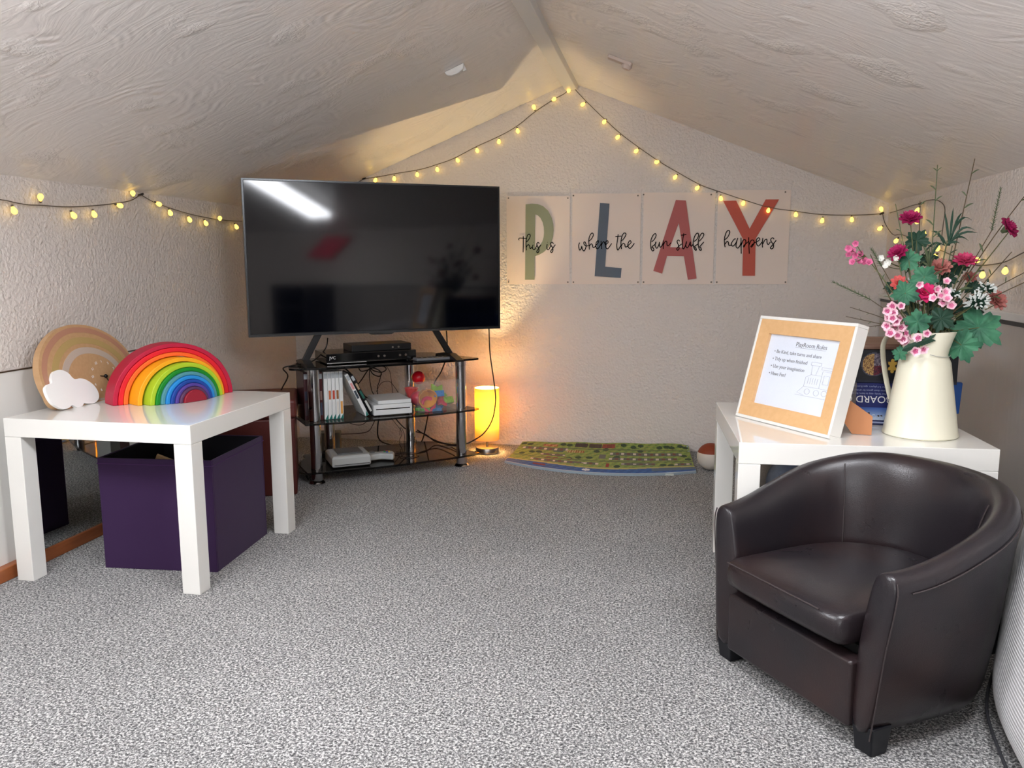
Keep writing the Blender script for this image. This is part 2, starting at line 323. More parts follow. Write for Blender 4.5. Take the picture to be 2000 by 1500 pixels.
# ------------------------------------------------------------------ ceiling lights (on the slopes, just ahead of the viewer)
m_em=M('lit_diffuser',(255,255,255),.5,emit=PANEL_E,es=PANEL_S)
def slope_light(side,x0,x1,y0,y1,label):
    # side 1 = right slope (falls with x), -1 = left slope
    th=math.atan(SL)*side; xm=(x0+x1)/2; zm=RZ-SL*abs(xm-RX)
    L_=abs(x1-x0)/math.cos(th)
    t=empty('ceiling_light',(xm,(y0+y1)/2,zm),rot=(0,th,0),label=label,cat='light',group='ceiling lights')
    W=(y1-y0)/2; h=L_/2
    MB().box(-h,h,-W,W,-.03,-.004).build('housing',m_whitep,t,bevel=.003)
    MB().box(-h+.012,h-.012,-W+.012,W-.012,-.062,-.03).build('diffuser',m_em,t,bevel=.004)
    return t
slope_light(1,-.14,.60,.90,1.12,'long lit ceiling panel on the right slope, mirrored in the television')
slope_light(-1,-1.5,-.8,.84,1.11,'assumed lit panel on the left slope, added to brighten the left wall')  # unseen panel, assumed by symmetry and placed to light the left wall
# small fittings on the slopes
p=at(888,133,(-SL,0,1),RZ-SL*RX)
t=empty('ceiling_fitting',p,rot=(0,-math.atan(SL),0),label='small curved pale fitting on the left ceiling slope above the television',cat='fitting')
pts=[(-.036,-.02),(-.03,-.034),(0,-.04),(.03,-.03),(.036,-.012),(.03,-.008),(0,-.02),(-.02,-.01)]
MB().prism([(-.038,.0),(-.034,-.014),(-.018,-.022),(.006,-.024),(.03,-.018),(.038,0)],-.014,.014,axis='y').build('cover',m_whitep,t,bevel=.004)
MB().cyl((.03,0),.006,-.024,0).build('screw',m_whitep,t)
p=at(1213,116,(SL,0,1),RZ+SL*RX)
t=empty('ceiling_catch',p,rz=0,rot=(0,math.atan(SL),R(5)),label='small painted catch with a round knob on the right ceiling slope',cat='catch')
mc=M('pinkish_paint',(205,186,174),.5,bump=(60,.1,.001))
MB().box(-.045,.04,-.017,.017,-.012,.0).build('plate',mc,t,bevel=.004)
MB().lathe([(.016,0),(.018,-.016),(.013,-.024),(.004,-.026)],20,(.026,0,0)).build('knob',mc,t,smooth=True)

# ------------------------------------------------------------------ the two white tables
def lack(name,loc,rz,S,H,label):
    t=empty(name,loc,rz,label,'table','white side tables')
    MB().box(0,S,0,S,H-.05,H).build('tabletop',m_white,t,bevel=.0015)
    for a,b in ((0,0),(S-.05,0),(0,S-.05),(S-.05,S-.05)):
        MB().box(a,a+.05,b,b+.05,0,H-.0502).build('leg',m_white,t,bevel=.0015)
    return t
# left one: corner origin at its near left corner
a1=R(89.126-90); o1=Vector((-1.177,1.866,0))
lx=Vector((math.cos(a1),math.sin(a1),0))
lack('side_table',o1-lx*.55,a1,.55,.45,'glossy white square side table holding the wooden rainbow')
lack('side_table',(.169,1.919,0),R(2.1),.557,.444,'glossy white square side table behind the leather armchair')

# ------------------------------------------------------------------ tub armchair
def armchair():
    ang=math.atan2(-.827,.563); t=empty('tub_armchair',(.114,1.774,0),ang,'small dark brown leather tub armchair with black block feet in the right foreground','chair')
    W=.453; sc0=W/2; Rs=.247; t0=.20; Rt=.225
    st=[]
    def hgt(tt): k=max(0,min(1,tt/(t0+Rt))); return .338+.100*(k*k*(3-2*k))
    ctrl=[]
    n=7
    for i in range(n):
        k=i/n; ctrl.append((sc0-(W/2+(Rs-W/2)*math.sin(k*PI/2)),t0*k))
    for i in range(33):
        a=PI-PI*i/32; ctrl.append((sc0+Rs*math.cos(a),t0+Rt*(math.sin(a)**.92 if math.sin(a)>0 else 0)))
    for i in range(n-1,-1,-1):
        k=i/n; ctrl.append((sc0+(W/2+(Rs-W/2)*math.sin(k*PI/2)),t0*k))
    P=[Vector((a,b,0)) for a,b in ctrl]; N=len(P); rings=[]
    def ring(i,shr=0,fw=0):
        p=P[i]; tn=(P[min(i+1,N-1)]-P[max(i-1,0)]).normalized(); nrm=Vector((-tn.y,tn.x,0)) # left-hand normal
        cen=Vector((sc0,.12,0)); 
        if nrm.dot(cen-p)<0: nrm=-nrm
        h=hgt(p.y); back=min(1,p.y/.3); fr=1-min(1,p.y/.16)
        sec=[(.018+.012*back,.033),(.010+.010*back,.10),(.000+.004*back,.2),(-.010,h-.075),(-.014,h-.032),(-.010,h-.012),(.0,h-.002),(.014,h),(.028,h-.005),(.038,h-.018),(.047,h-.045),(.056,h-.09),(.066,.2),(.068,.11),(.068,.033)]
        out=[]
        for d,z in sec:
            lean=.016*(z/h)**1.2*fr
            q=p+nrm*(d*(1-0.0))
            if shr:
                mid=.034; q=p+nrm*(mid+(d-mid)*(1-shr)); zc=.19; z=zc+(z-zc)*(1-shr*.13)
            q=Vector((q.x,q.y+lean-fw,z)); out.append(q)
        return out
    rings=[ring(0,.45,.012),ring(0,.18,.009),ring(0,.04,.004)]+[ring(i) for i in range(N)]+[ring(N-1,.04,.004),ring(N-1,.18,.009),ring(N-1,.45,.012)]
    MB().loft(rings).build('shell',m_leather,t,sub=1,smooth=True)
    # seat cushion
    ol=[]
    def cush(inset,z,fw):
        pts=[]
        L=.066+inset; Rr=W-.066-inset
        pts+=[(L+.012,-.012-fw+inset),(Rr-.012,-.012-fw+inset),(Rr-.002,-.004-fw+inset),(Rr,.02)]
        for i in range(9):
            a=PI*i/8; pts.append((sc0+(Rr-L)/2*math.cos(a)*1.05,.19+(.18-inset)*math.sin(a)))
        pts+=[(L,.02),(L+.002,-.004-fw+inset)]
        return [Vector((x,y,z)) for x,y in pts]
    rg=[cush(.02,.180,.01),cush(.004,.184,.016),cush(0,.20,.022),cush(0,.228,.022),cush(.003,.240,.018),cush(.012,.246,.012),cush(.012,.246,.012)]
    top=rg.pop(); rg.pop(); ctr=Vector((sc0,.17,0))
    for f,z in ((1,.246),(.8,.2515),(.55,.255),(.25,.2565),(.05,.257)): rg.append([Vector((ctr.x+(p.x-ctr.x)*f,ctr.y+(p.y-ctr.y)*f,z)) for p in top])
    MB().loft(rg).build('seat_cushion',m_leather,t,sub=1,smooth=True)
    # front rail
    MB().box(.058,W-.058,-.008,.03,.036,.162).build('front_rail',m_leather,t,bevel=.008)
    MB().box(.06,W-.06,.03,.38,.10,.176).build('seat_deck',M('black_lining',(12,11,12),.9,bump=(100,.1,.001)),t)
    # seams
    ms=M('leather_piping',(58,50,50),.5,bump=(400,.3,.001))
    def seam(name,pts,r=.0014): MB().tube(cat(pts,4),r,6).build(name,ms,t,smooth=True)
    def on(i,k,off=.0012):
        rg=ring(i); a=rg[k]; c=rg[7]; m_=(rg[3]+rg[11])/2; d=(a-m_); d.z*=.3; return a+d.normalized()*off
    seam('piping',[on(i,4,.0004) for i in range(3,N-1)])
    for i in (13,N-14):
        rg=ring(i); seam('piping',[rg[k]+(rg[k]-rg[4]).normalized()*.0015 for k in (9,10,11,12)]+[rg[12]+(rg[12]-rg[4]).normalized()*.0015-Vector((0,0,.0))])
    for i in (2,N-3):
        rg=ring(0 if i==2 else N-1); seam('piping',[rg[k]+Vector((-.001 if i==2 else .001,-.003,0)) for k in (5,4,3,2,1,0)])
    seam('piping',[Vector((x,-.0335+.0*x,.2415)) for x in (.085,.16,.24,.34)],.0016)
    for a,b in ((.036,.026),(W-.036,.026),(.11,.32),(W-.11,.32)):
        MB().loft([[(a-s,b-s,z),(a+s,b-s,z),(a+s,b+s,z),(a-s,b+s,z)] for s,z in ((.019,0),(.024,.055))]).build('foot',M('black_foot_wood',(13,14,20),.35,bump=(80,.1,.001)),t,bevel=.003)
armchair()

# ------------------------------------------------------------------ television on glass stand
SA=Vector((-1.332,2.959,0)); SYAW=R(36.9)
def stand():
    t=empty('television_stand',SA,SYAW,'three tier black glass television stand with chrome posts in the corner','stand')
    # local x along front, y back
    PR=.0215; posts=[(0,0),(.613,0),(.116,.25),(.476,.25)]
    shape=[(-.045,-.035),(.30,-.062),(.655,-.035),(.672,.03),(.60,.20),(.55,.30),(.06,.30),(.0,.22),(-.085,.04)]
    sh=[(p.x,p.y) for p in cat([(x,y,0) for x,y in shape],4,True)]
    sh2=[(max(a,-.045),b) for a,b in sh]
    for z,g,n in ((.452,m_glass,'top_shelf'),(.238,m_tglass,'middle_shelf'),(.046,m_tglass,'bottom_shelf')):
        MB().prism(sh if z>.4 else sh2,z,z+.008).build(n,g,t,bevel=.0015)
    for x,y in posts:
        p=MB()
        p.lathe([(.031,0),(.032,.004),(.027,.010),(.0225,.014),(.0225,.044)],32,(x,y,0)); p.lathe([(PR,.0545),(PR,.237)],32,(x,y,0)); p.lathe([(PR,.2465),(PR,.43),(.0235,.431),(.0235,.451)],32,(x,y,0))
        p.build('post',m_chrome,t,smooth=True)
stand()
def SL_(x,y,z): # stand-local to world
    return Vector((SA.x+x*math.cos(SYAW)-y*math.sin(SYAW),SA.y+x*math.sin(SYAW)+y*math.cos(SYAW),z))
def television():
    y=R(33.2); W,H=1.013,.582
    t=empty('television',(-1.116,3.141,.46),y,'large black flat television with glossy screen standing on the glass stand','television')
    z0=.12
    MB().box(-W/2,W/2,.0,.03,z0,z0+H).box(-W/2+.08,W/2-.08,.03,.055,z0+.03,z0+H*.6).build('housing',m_blackp,t,bevel=.003)
    m_scr=M('screen_glass',(3,5,12),.07,spec=.62,coat=0,bump=(1,.005,.001))
    MB().box(-W/2+.007,W/2-.007,-.0025,.0,z0+.011,z0+H-.007).build('screen',m_scr,t)
    mf=M('grey_bezel',(70,72,74),.25,metal=.8,bump=(100,.05,.0005))
    b=MB().box(-W/2-.001,-W/2+.005,-.004,.028,z0-.001,z0+H+.001).box(W/2-.005,W/2+.001,-.004,.028,z0-.001,z0+H+.001).box(-W/2+.005,W/2-.005,-.004,.028,z0+H-.005,z0+H+.001).box(-W/2+.005,W/2-.005,-.004,.028,z0-.001,z0+.007)
    b.build('bezel',mf,t)
    MB().prism([(-.055,z0),(.055,z0),(.04,z0-.008),(-.04,z0-.008)],.0,.02,axis='y').build('sensor_tab',m_blackg,t,bevel=.002)
    for s,xa,xb in ((-1,-.225,-.30),(1,.205,.29)):
        g=MB().loft([[(xa-.014,.012,z0+.04),(xa+.014,.012,z0+.04),(xa+.014,.030,z0+.04),(xa-.014,.030,z0+.04)],[(xb-.014,.012,.02),(xb+.014,.012,.02),(xb+.014,.032,.02),(xb-.014,.032,.02)]])
        o=g.build('leg',m_blackp,t,bevel=.002)
        MB().prism([(-.115,.0),(.17,.0),(.165,.008),(.05,.024),(-.02,.024),(-.11,.007)],xb-.016,xb+.016,axis='x').build('foot',m_blackp,o,bevel=.002)
television()

# ---------------- things on the stand
def boxthing(name,label,cat_,P,rz,w,d,h,mat,bevel=.003,group=None):
    return tag(MB().box(0,w,0,d,0,h).build(name,mat,None,bevel=bevel,loc=P,rot=(0,0,rz)),label,cat_,group)
t=empty('disc_player',SL_(.06,.03,.4605),SYAW,'wide black disc player on the top glass shelf under the television','disc player')
MB().box(0,.37,0,.19,.003,.042).build('body',m_blackg,t,bevel=.002)
MB().box(0.002,.16,-.001,0,.004,.0065).build('silver_line',M('pale_silver',(200,200,200),.25,metal=.7,bump=(100,.05,.0005)),t)
text_obj('logo',[('JVC',.012,.021,.016,'LEFT',0,0)],.0003,M('white_print',(235,235,235),.5,bump=(100,.02,.0005)),t,frame_mx((0,-.0008,0),(1,0,0),(0,0,1)))
for x in (.21,.235,.30,.325): MB().lathe([(.0045,0),(.0045,.002)],16).build('button',m_steel,t,loc=(x,-.001,.024),rot=(R(90),0,0))
for x in (.02,.34):
    for yy in (.02,.16): MB().cyl((x,yy),.007,0,.003).build('foot',m_blackp,t)
t=empty('receiver_box',SL_(.17,.06,.5028),SYAW,'smaller black receiver box stacked on the disc player','receiver')
MB().box(0,.25,0,.13,0,.026).build('body',m_blackp,t,bevel=.002)
for x in (.17,.195): MB().lathe([(.004,0),(.004,.002)],16).build('button',m_steel,t,loc=(x,-.001,.012),rot=(R(90),0,0))
t=empty('remote_control',SL_(.41,-.03,.4605),SYAW,'slim grey remote lying on the right of the top glass shelf','remote')
MB().box(0,.155,0,.05,0,.012).build('body',M('grey_plastic',(110,112,116),.35,bump=(200,.1,.0005)),t,bevel=.004)
for i in range(6): MB().box(.012+i*.023,.026+i*.023,.015,.035,.012,.0135).build('button',m_blackp,t,bevel=.0005)

random.seed(4)
def case(label,x,y,w,col,spine,lean=0,group='upright game cases on the middle shelf',print_cols=()):
    t=empty('game_case',SL_(x,y,.2465),rot=(0,lean,SYAW),label=label,cat='game case',group=group)
    MB().box(0,w,0,.135,0,.19).build('case',M('case_'+label.split()[0]+'_%d'%len(MC),col,.3,bump=(50,.05,.0005)),t,bevel=.002)
    b=[]
    pcs=[(MB().box(.0015,w-.0015,-.0006,-.0001,.163,.183),M('spine_grey_print',(170,176,180),.4,bump=(50,.05,.0005)))]
    for k,(z0,z1) in enumerate(((.02,.07),(.08,.115),(.122,.15))):
        if k<len(print_cols): pcs.append((MB().box(.003,w-.003,-.0006,-.0001,z0,z1),M('spine_print_%d_%d_%d'%print_cols[k],print_cols[k],.4,bump=(50,.05,.0005))))
    for q_,m_q in pcs: q_.build('spine_print',m_q,t)

    if spine: MB().prism([(.0015,.001),(w-.0015,.001),(w-.0015,.022)],-.0007,-.0001,axis='y').build('corner_print',M('teal_print',(20,110,100),.4,bump=(50,.05,.0005)),t)
    return t
wc=(226,228,226)
case('dark maroon game case at the far left end of the middle shelf row',-.032,.03,.016,(64,34,38),False,0,print_cols=((70,60,66),(40,44,60)))
case('deep red game case between the chrome post and the white cases',.024,.016,.014,(74,20,24),False,0,print_cols=((60,70,90),(150,120,110)))
whites=[('white game case with a teal corner, first of the white row',((215,220,222),)),('white game case with a small orange mark low on its spine',((222,222,220),(196,104,60))),('white game case with a red mark low on its spine, third of the white row',((224,224,222),(190,70,50))),('white game case with a brown mark in mid spine',((220,214,205),(150,100,60))),('white game case with orange picture on spine, right end of upright row',((224,160,80),(222,222,215)))]
x=.042
for lb,pc in whites: case(lb,x,.012,.0145,wc,True,0,print_cols=pc); x+=.0152
case('white game case leaning to the left on the middle shelf',.205,.010,.0145,wc,True,R(-25),print_cols=((226,226,224),(60,70,80),(220,150,150)))
case('black game case with coloured spine leaning beside the games console',.230,.008,.014,(16,17,20),False,R(-27),print_cols=((200,200,196),(30,96,84),(176,150,120)))
# games console lying on the middle shelf
t=empty('games_console',SL_(.232,-.01,.2465),SYAW-R(3),'white flat games console with a black disc slot lying on the middle shelf','games console')
mw=M('console_white',(222,224,224),.25,bump=(100,.03,.0005))
MB().box(0,.16,0,.19,.003,.046).build('body',mw,t,bevel=.004); MB().box(.01,.15,-.0008,0.001,.026,.030).build('disc_slot',m_blackp,t)
MB().box(.02,.158,.005,.18,.0465,.062).build('top_cover',mw,t,bevel=.003)
for x in (.02,.14): MB().box(x-.008,x+.008,.01,.17,0,.003).build('rubber_foot',m_blackp,t)
# clear tub of plastic toys
tb=SL_(.42,-.01,.2465)
t=empty('storage_tub',tb,SYAW,'clear plastic tub full of bright toys on the middle shelf','tub')
m_clear=M('clear_plastic',(250,245,240),.04,alpha=.07,spec=.5,bump=(30,.1,.001))
def tubring(z,e): return [(-e,-e,z),(.17+e,-e,z),(.17+e,.21+e,z),(-e,.21+e,z)]
g=MB(); e0,e1=0,.012
g.loft([tubring(.0,e0),tubring(.13,e1),tubring(.13,e1+.006),tubring(.127,e1+.006),tubring(.127,e1+.0018),tubring(0.001,e0+.0018)],cap=False)
g.add(tubring(.0015,0),[(0,1,2,3)])
g.build('tub_wall',m_clear,t,smooth=False)
random.seed(11)
tc_=[((206,26,70),'crimson'),((220,150,30),'amber'),((130,180,30),'lime green'),((30,130,200),'blue'),((214,30,40),'red'),((240,120,40),'orange')]
def toy(kind,label,x,y,z,col,s=.03,rot=(0,0,0)):
    s*=1.18; P=SL_(.42+x,-.01+y,.2465+z); m=M('toy_plastic_%d_%d_%d'%col,col,.3,bump=(60,.05,.0005))
    g=MB()
    if kind=='star':
        pts=[(s*(1 if k%2==0 else .62)*math.cos(k*PI/6),s*(1 if k%2==0 else .62)*math.sin(k*PI/6)) for k in range(12)]; g.prism(pts,0,.012)
        g.lathe([(s*.35,.012),(s*.35,.018)],16)
    elif kind=='cup': g.lathe([(s*.6,0),(s,s*1.3),(s*.92,s*1.3),(s*.5,.004)],24)
    elif kind=='ring': g.loft([[Vector((math.cos(a)*(s+.008*math.cos(b)),math.sin(a)*(s+.008*math.cos(b)),.008+.008*math.sin(b))) for b in [k*PI/4 for k in range(8)]] for a in [j*PI/12 for j in range(24)]],closed=True)
    elif kind=='brick':
        g.box(-s,s,-s*.6,s*.6,0,s*.8); [g.cyl((dx*s*.5,dy*s*.3),s*.22,s*.8,s*.98,12) for dx in (-1,1) for dy in (-1,1)]
    else: g.ball((0,0,s),s,16,10)
    o=g.build('plastic_toy',m,None,bevel=.0015 if kind in('star','brick') else 0,smooth=True,loc=P,rot=(rot[0],rot[1],rot[2]+SYAW))
    return tag(o,label,'toy','plastic toys in the tub')
toy('cup','amber plastic toy cup at the front left of the tub',.043,.05,.065,(222,150,30),.034,(R(100),0,0))
toy('ball','red ball on top of the toys at the tub rim',.05,.13,.098,(205,20,35),.024)
toy('brick','blue toy square in the middle of the tub front',.095,.022,.07,(30,130,200),.018,(R(80),0,.1))
toy('star','lime green toy star behind the blue square',.105,.07,.058,(140,186,40),.043,(R(75),R(10),.2))
toy('ring','crimson toy ring low at the tub front left',.052,.03,.026,(206,30,80),.022,(R(70),0,0))
toy('ball','crimson ball low in the front left corner of the tub',.03,.09,.014,(206,26,70),.026)
toy('star','crimson toy star lying in the right of the tub',.115,.05,.034,(206,30,70),.034,(R(30),R(10),0))
toy('star','blue toy star at the bottom middle of the tub',.085,.04,.004,(30,120,185),.034,(R(10),0,0))
toy('brick','lime toy brick at the right side of the tub',.145,.05,.03,(150,190,40),.02,(R(60),0,.3))
toy('star','green toy star flat on the tub floor at left',.035,.035,.0035,(70,150,40),.031)
toy('brick','orange toy brick in the back of the tub',.09,.16,.004,(240,120,40),.03)
toy('cup','red toy cup in the back left of the tub',.03,.165,.04,(214,30,40),.026,(0,0,0))
toy('brick','crimson toy brick in the back right of the tub',.14,.13,.004,(206,30,70),.025)
# bottom shelf
mg=M('console_grey',(176,178,176),.35,bump=(100,.05,.0005))
t=empty('old_games_console',SL_(.055,-.02,.0545),SYAW-R(4),'grey rounded old games console on the bottom glass shelf','games console')
g=MB().loft([[Vector((x,y,z)) for x,y in ((i,i),(.155-i,i),(.16-i,.02),(.16-i,.16-i),(i,.16-i))] for z,i in ((.003,.006),(.008,.001),(.04,.001),(.048,.008))]).build('body',mg,t,bevel=.004)
MB().box(.03,.13,.03,.13,.0485,.053).build('lid',M('console_dark_grey',(92,92,92),.4,bump=(100,.05,.0005)),t,bevel=.002)
MB().box(.01,.15,-.001,.002,.012,.014).build('front_groove',m_blackp,t)
t=empty('game_controller',SL_(.27,.05,.0545),SYAW+R(-12),'grey game controller lying beside the old console on the bottom shelf','game controller')
g=MB(); ol=[(p.x,p.y) for p in cat([(-.06,.0,0),(-.052,-.035,0),(-.03,-.03,0),(0,-.018,0),(.03,-.03,0),(.052,-.035,0),(.06,0,0),(.045,.03,0),(0,.024,0),(-.045,.03,0)],4,True)]
g.prism(ol,.004,.03).build('body',mg,t,bevel=.008,seg=3)
MB().cyl((-.03,.005),.011,.03,.036).build('pad',M('console_dark_grey',(92,92,92)),t,bevel=.001)
for dx,dy,c in ((.03,.014,(170,40,40)),(.03,-.004,(60,90,160)),(.021,.005,(60,140,90)),(.039,.005,(190,160,60))): MB().cyl((dx,dy),.0045,.03,.034,12).build('button',M('btn_%d'%c[0]+'_%d'%c[1],c,.3,bump=(100,.02,.0005)),t)
t=empty('power_adapter',SL_(.15,.40,0),SYAW-R(20),'grey mains adapter block on the floor behind the stand','adapter')
MB().box(-.04,.05,-.03,.03,0,.12).build('block',M('adapter_grey',(120,118,108),.5,bump=(100,.1,.0005)),t,bevel=.004)
MB().box(-.02,.03,-.034,-.03,.02,.06).build('rating_plate',M('adapter_label',(160,158,146),.5,bump=(100,.1,.0005)),t)

# ---------------- cables
def cable(label,pts,r=.0025,name='cable',mat=m_cable,group='loose black cables around the television stand'):
    return tag(MB().tube(cat(pts,8),r,8).build(name,mat,smooth=True),label,'cable',group)
cable('long black television cable hanging in front of the lamp shade',[atY(955,640,3.45),atY(957,690,3.5),atY(964,740,3.5),atY(968,780,3.48),atY(962,818,3.44),atY(946,845,3.40),atY(925,860,3.36),atY(905,868,3.34),atY(880,868,3.40),atY(850,860,3.48),atY(815,840,3.52)],.0028)
cable('black cable dropping from the glass stand to the left behind the white table',[atY(640,660,3.12),atY(636,680,3.12),SL_(.03,.10,.475),SL_(-.04,.06,.465),SL_(-.10,.06,.455),atY(562,735,2.98),atY(548,765,3.0),atY(540,800,3.02),atY(548,850,3.05)])
cable('black cable behind the right television foot',[atY(872,646,3.5),atY(873,690,3.52),atY(862,725,3.56),atY(848,750,3.58),atY(838,800,3.6),atY(828,850,3.6),atY(818,880,3.6),Vector((-1.05,3.6,.004))],.003)
cable('thick black cable falling behind the white games console',[SL_(.16,.305,.45),atY(690,735,3.35),atY(705,765,3.38),atY(722,782,3.38),atY(740,800,3.4),atY(742,860,3.5),Vector((-1.15,3.62,.004))],.003)
q=lambda x,y,d=3.42:atY(x,y,d)
cable('looped black cable bundle hanging under the top glass shelf',[q(722,716),q(708,712),q(701,718),q(706,725),q(720,722),q(735,716),q(750,716),q(754,722),q(745,727),q(730,724),q(722,718),q(728,730),q(740,735),q(745,730),q(738,722),q(722,720),q(706,742),q(698,752)],.0024)
cable('thin black lead hanging straight from the cable bundle',[q(722,718),q(722,740),q(727,765),q(735,775),q(740,784)],.002)
cable('thin black lead hanging right of the cable bundle',[q(745,727),q(741,745),q(737,757),q(738,775)],.002)
cable('thin reddish brown lead curving above the console',[q(735,765,3.5),q(745,748,3.5),q(760,745,3.5),q(770,755,3.5),q(780,772,3.5),q(784,790,3.5)],.0013,mat=M('brown_lead',(58,34,28),.5,bump=(100,.1,.0005)))
cable('thin black lead arching down to the right under the top shelf',[q(755,716,3.5),q(762,728,3.5),q(765,750,3.5),q(768,770,3.5),q(774,790,3.5)],.0013)
cable('thin lead sagging under the middle shelf at left',[q(672,822,3.3),q(688,828,3.3),q(704,830,3.3),q(715,824,3.3),q(722,812,3.3)],.0015,mat=M('brown_lead',(58,34,28)))
cable('red brown lead running from the mains adapter up to the middle shelf',[SL_(.16,.38,.11),q(712,845,3.45),q(728,830,3.42),q(734,812,3.4)],.0018,mat=M('brown_lead',(58,34,28)))
cable('pair of black cables crossing low behind the right chrome post',[q(768,812,3.48),q(790,836,3.48),q(808,842,3.5),q(830,848,3.5),q(850,862,3.5),q(875,868,3.45),q(893,868,3.42)],.0026)
cable('lower black cable crossing behind the right chrome post',[q(806,880,3.5),q(820,882,3.5),q(840,880,3.5),q(860,872,3.5),q(880,870,3.46),q(893,871,3.42)],.0026)
cable('tangled black lead behind the back right post',[q(760,812,3.5),q(775,830,3.5),q(785,845,3.5),q(780,862,3.5),q(788,868,3.5),q(790,850,3.5),q(783,835,3.5),q(781,850,3.5)],.0013)
cable('thin black lead running from the post to the bottom shelf right',[q(808,850,3.52),q(816,868,3.52),q(822,890,3.5),q(826,905,3.45),Vector((-.96,3.42,.004))],.002)
cable('lamp lead curling from the lamp base to the post',[Vector((-.83,3.575,.012)),Vector((-.845,3.55,.008)),Vector((-.855,3.51,.004)),Vector((-.862,3.47,.004)),Vector((-.88,3.44,.004)),Vector((-.93,3.45,.004)),Vector((-1.0,3.5,.004))],.0022)
cable('coiled lead around the back left post on the bottom shelf',[SL_(.116+.035*math.cos(a),.25+.035*math.sin(a),.0575+.0007*a) for a in [k*PI/6 for k in range(0,26)]],.0018)
cable('black lead running off left from the stand foot',[SL_(-.03,.02,.012),SL_(-.03,.06,.02),SL_(-.02,.12,.012),SL_(-.03,.2,.006),SL_(.0,.3,.004)],.0022)
cable('controller lead tangled on the bottom shelf',[SL_(.27,.075,.07),SL_(.28,.11,.062),SL_(.33,.12,.0575),SL_(.37,.09,.0575),SL_(.36,.05,.0575),SL_(.39,.02,.0575),SL_(.44,.05,.0575),SL_(.42,.10,.0575),SL_(.37,.14,.0575)],.0017)

# ------------------------------------------------------------------ table lamp on the floor
LP=Vector((-.788,3.59,0))
t=empty('table_lamp',LP,0,'lit cylindrical yellow lamp with steel base on the carpet by the back wall','lamp')
MB().lathe([(.050,0),(.052,.002),(.052,.024),(.050,.027),(.012,.028)],48).build('base',m_steel,t,smooth=True)
MB().lathe([(.006,.028),(.006,.075),(.014,.078),(.014,.11)],20).build('stem',m_steel,t,smooth=True)
sh=bpy.data.materials.new('lamp_shade_fabric'); sh.use_nodes=True; nt=sh.node_tree; nt.nodes.clear()
out=nt.nodes.new('ShaderNodeOutputMaterial'); di=nn(nt,'ShaderNodeBsdfDiffuse'); tr=nn(nt,'ShaderNodeBsdfTranslucent'); mx=nn(nt,'ShaderNodeMixShader'); mx.inputs[0].default_value=.22
di.inputs[0].default_value=(.82,.60,.24,1); tr.inputs[0].default_value=(.90,.62,.18,1)
nz=nn(nt,'ShaderNodeTexNoise'); nz.inputs['Scale'].default_value=300; bp=nn(nt,'ShaderNodeBump'); bp.inputs['Strength'].default_value=.1; bp.inputs['Distance'].default_value=.0005
nt.links.new(nz.outputs['Fac'],bp.inputs['Height']); nt.links.new(bp.outputs[0],di.inputs['Normal'])
nt.links.new(di.outputs[0],mx.inputs[1]); nt.links.new(tr.outputs[0],mx.inputs[2]); nt.links.new(mx.outputs[0],out.inputs[0])
MB().loft([[Vector((r*math.cos(2*PI*k/64),r*math.sin(2*PI*k/64),z)) for k in range(64)] for r,z in ((.055,.062),(.055,.298),(.0542,.298),(.0542,.062))],closed=True).build('lamp_shade',sh,t,smooth=True)
mbulb=M('lit_bulb',(255,220,150),.4,emit=(1,.70,.3,1),es=35)
MB().ball((0,0,.150),(.021,.021,.026),20,12).build('light_bulb',mbulb,t,smooth=True)
l=bpy.data.lights.new('lamp_glow','POINT'); l.energy=LAMP_W; l.color=(1,.78,.42); l.shadow_soft_size=.012
lo=bpy.data.objects.new('lamp_glow',l); C.objects.link(lo); lo.location=LP+Vector((0,0,.19))

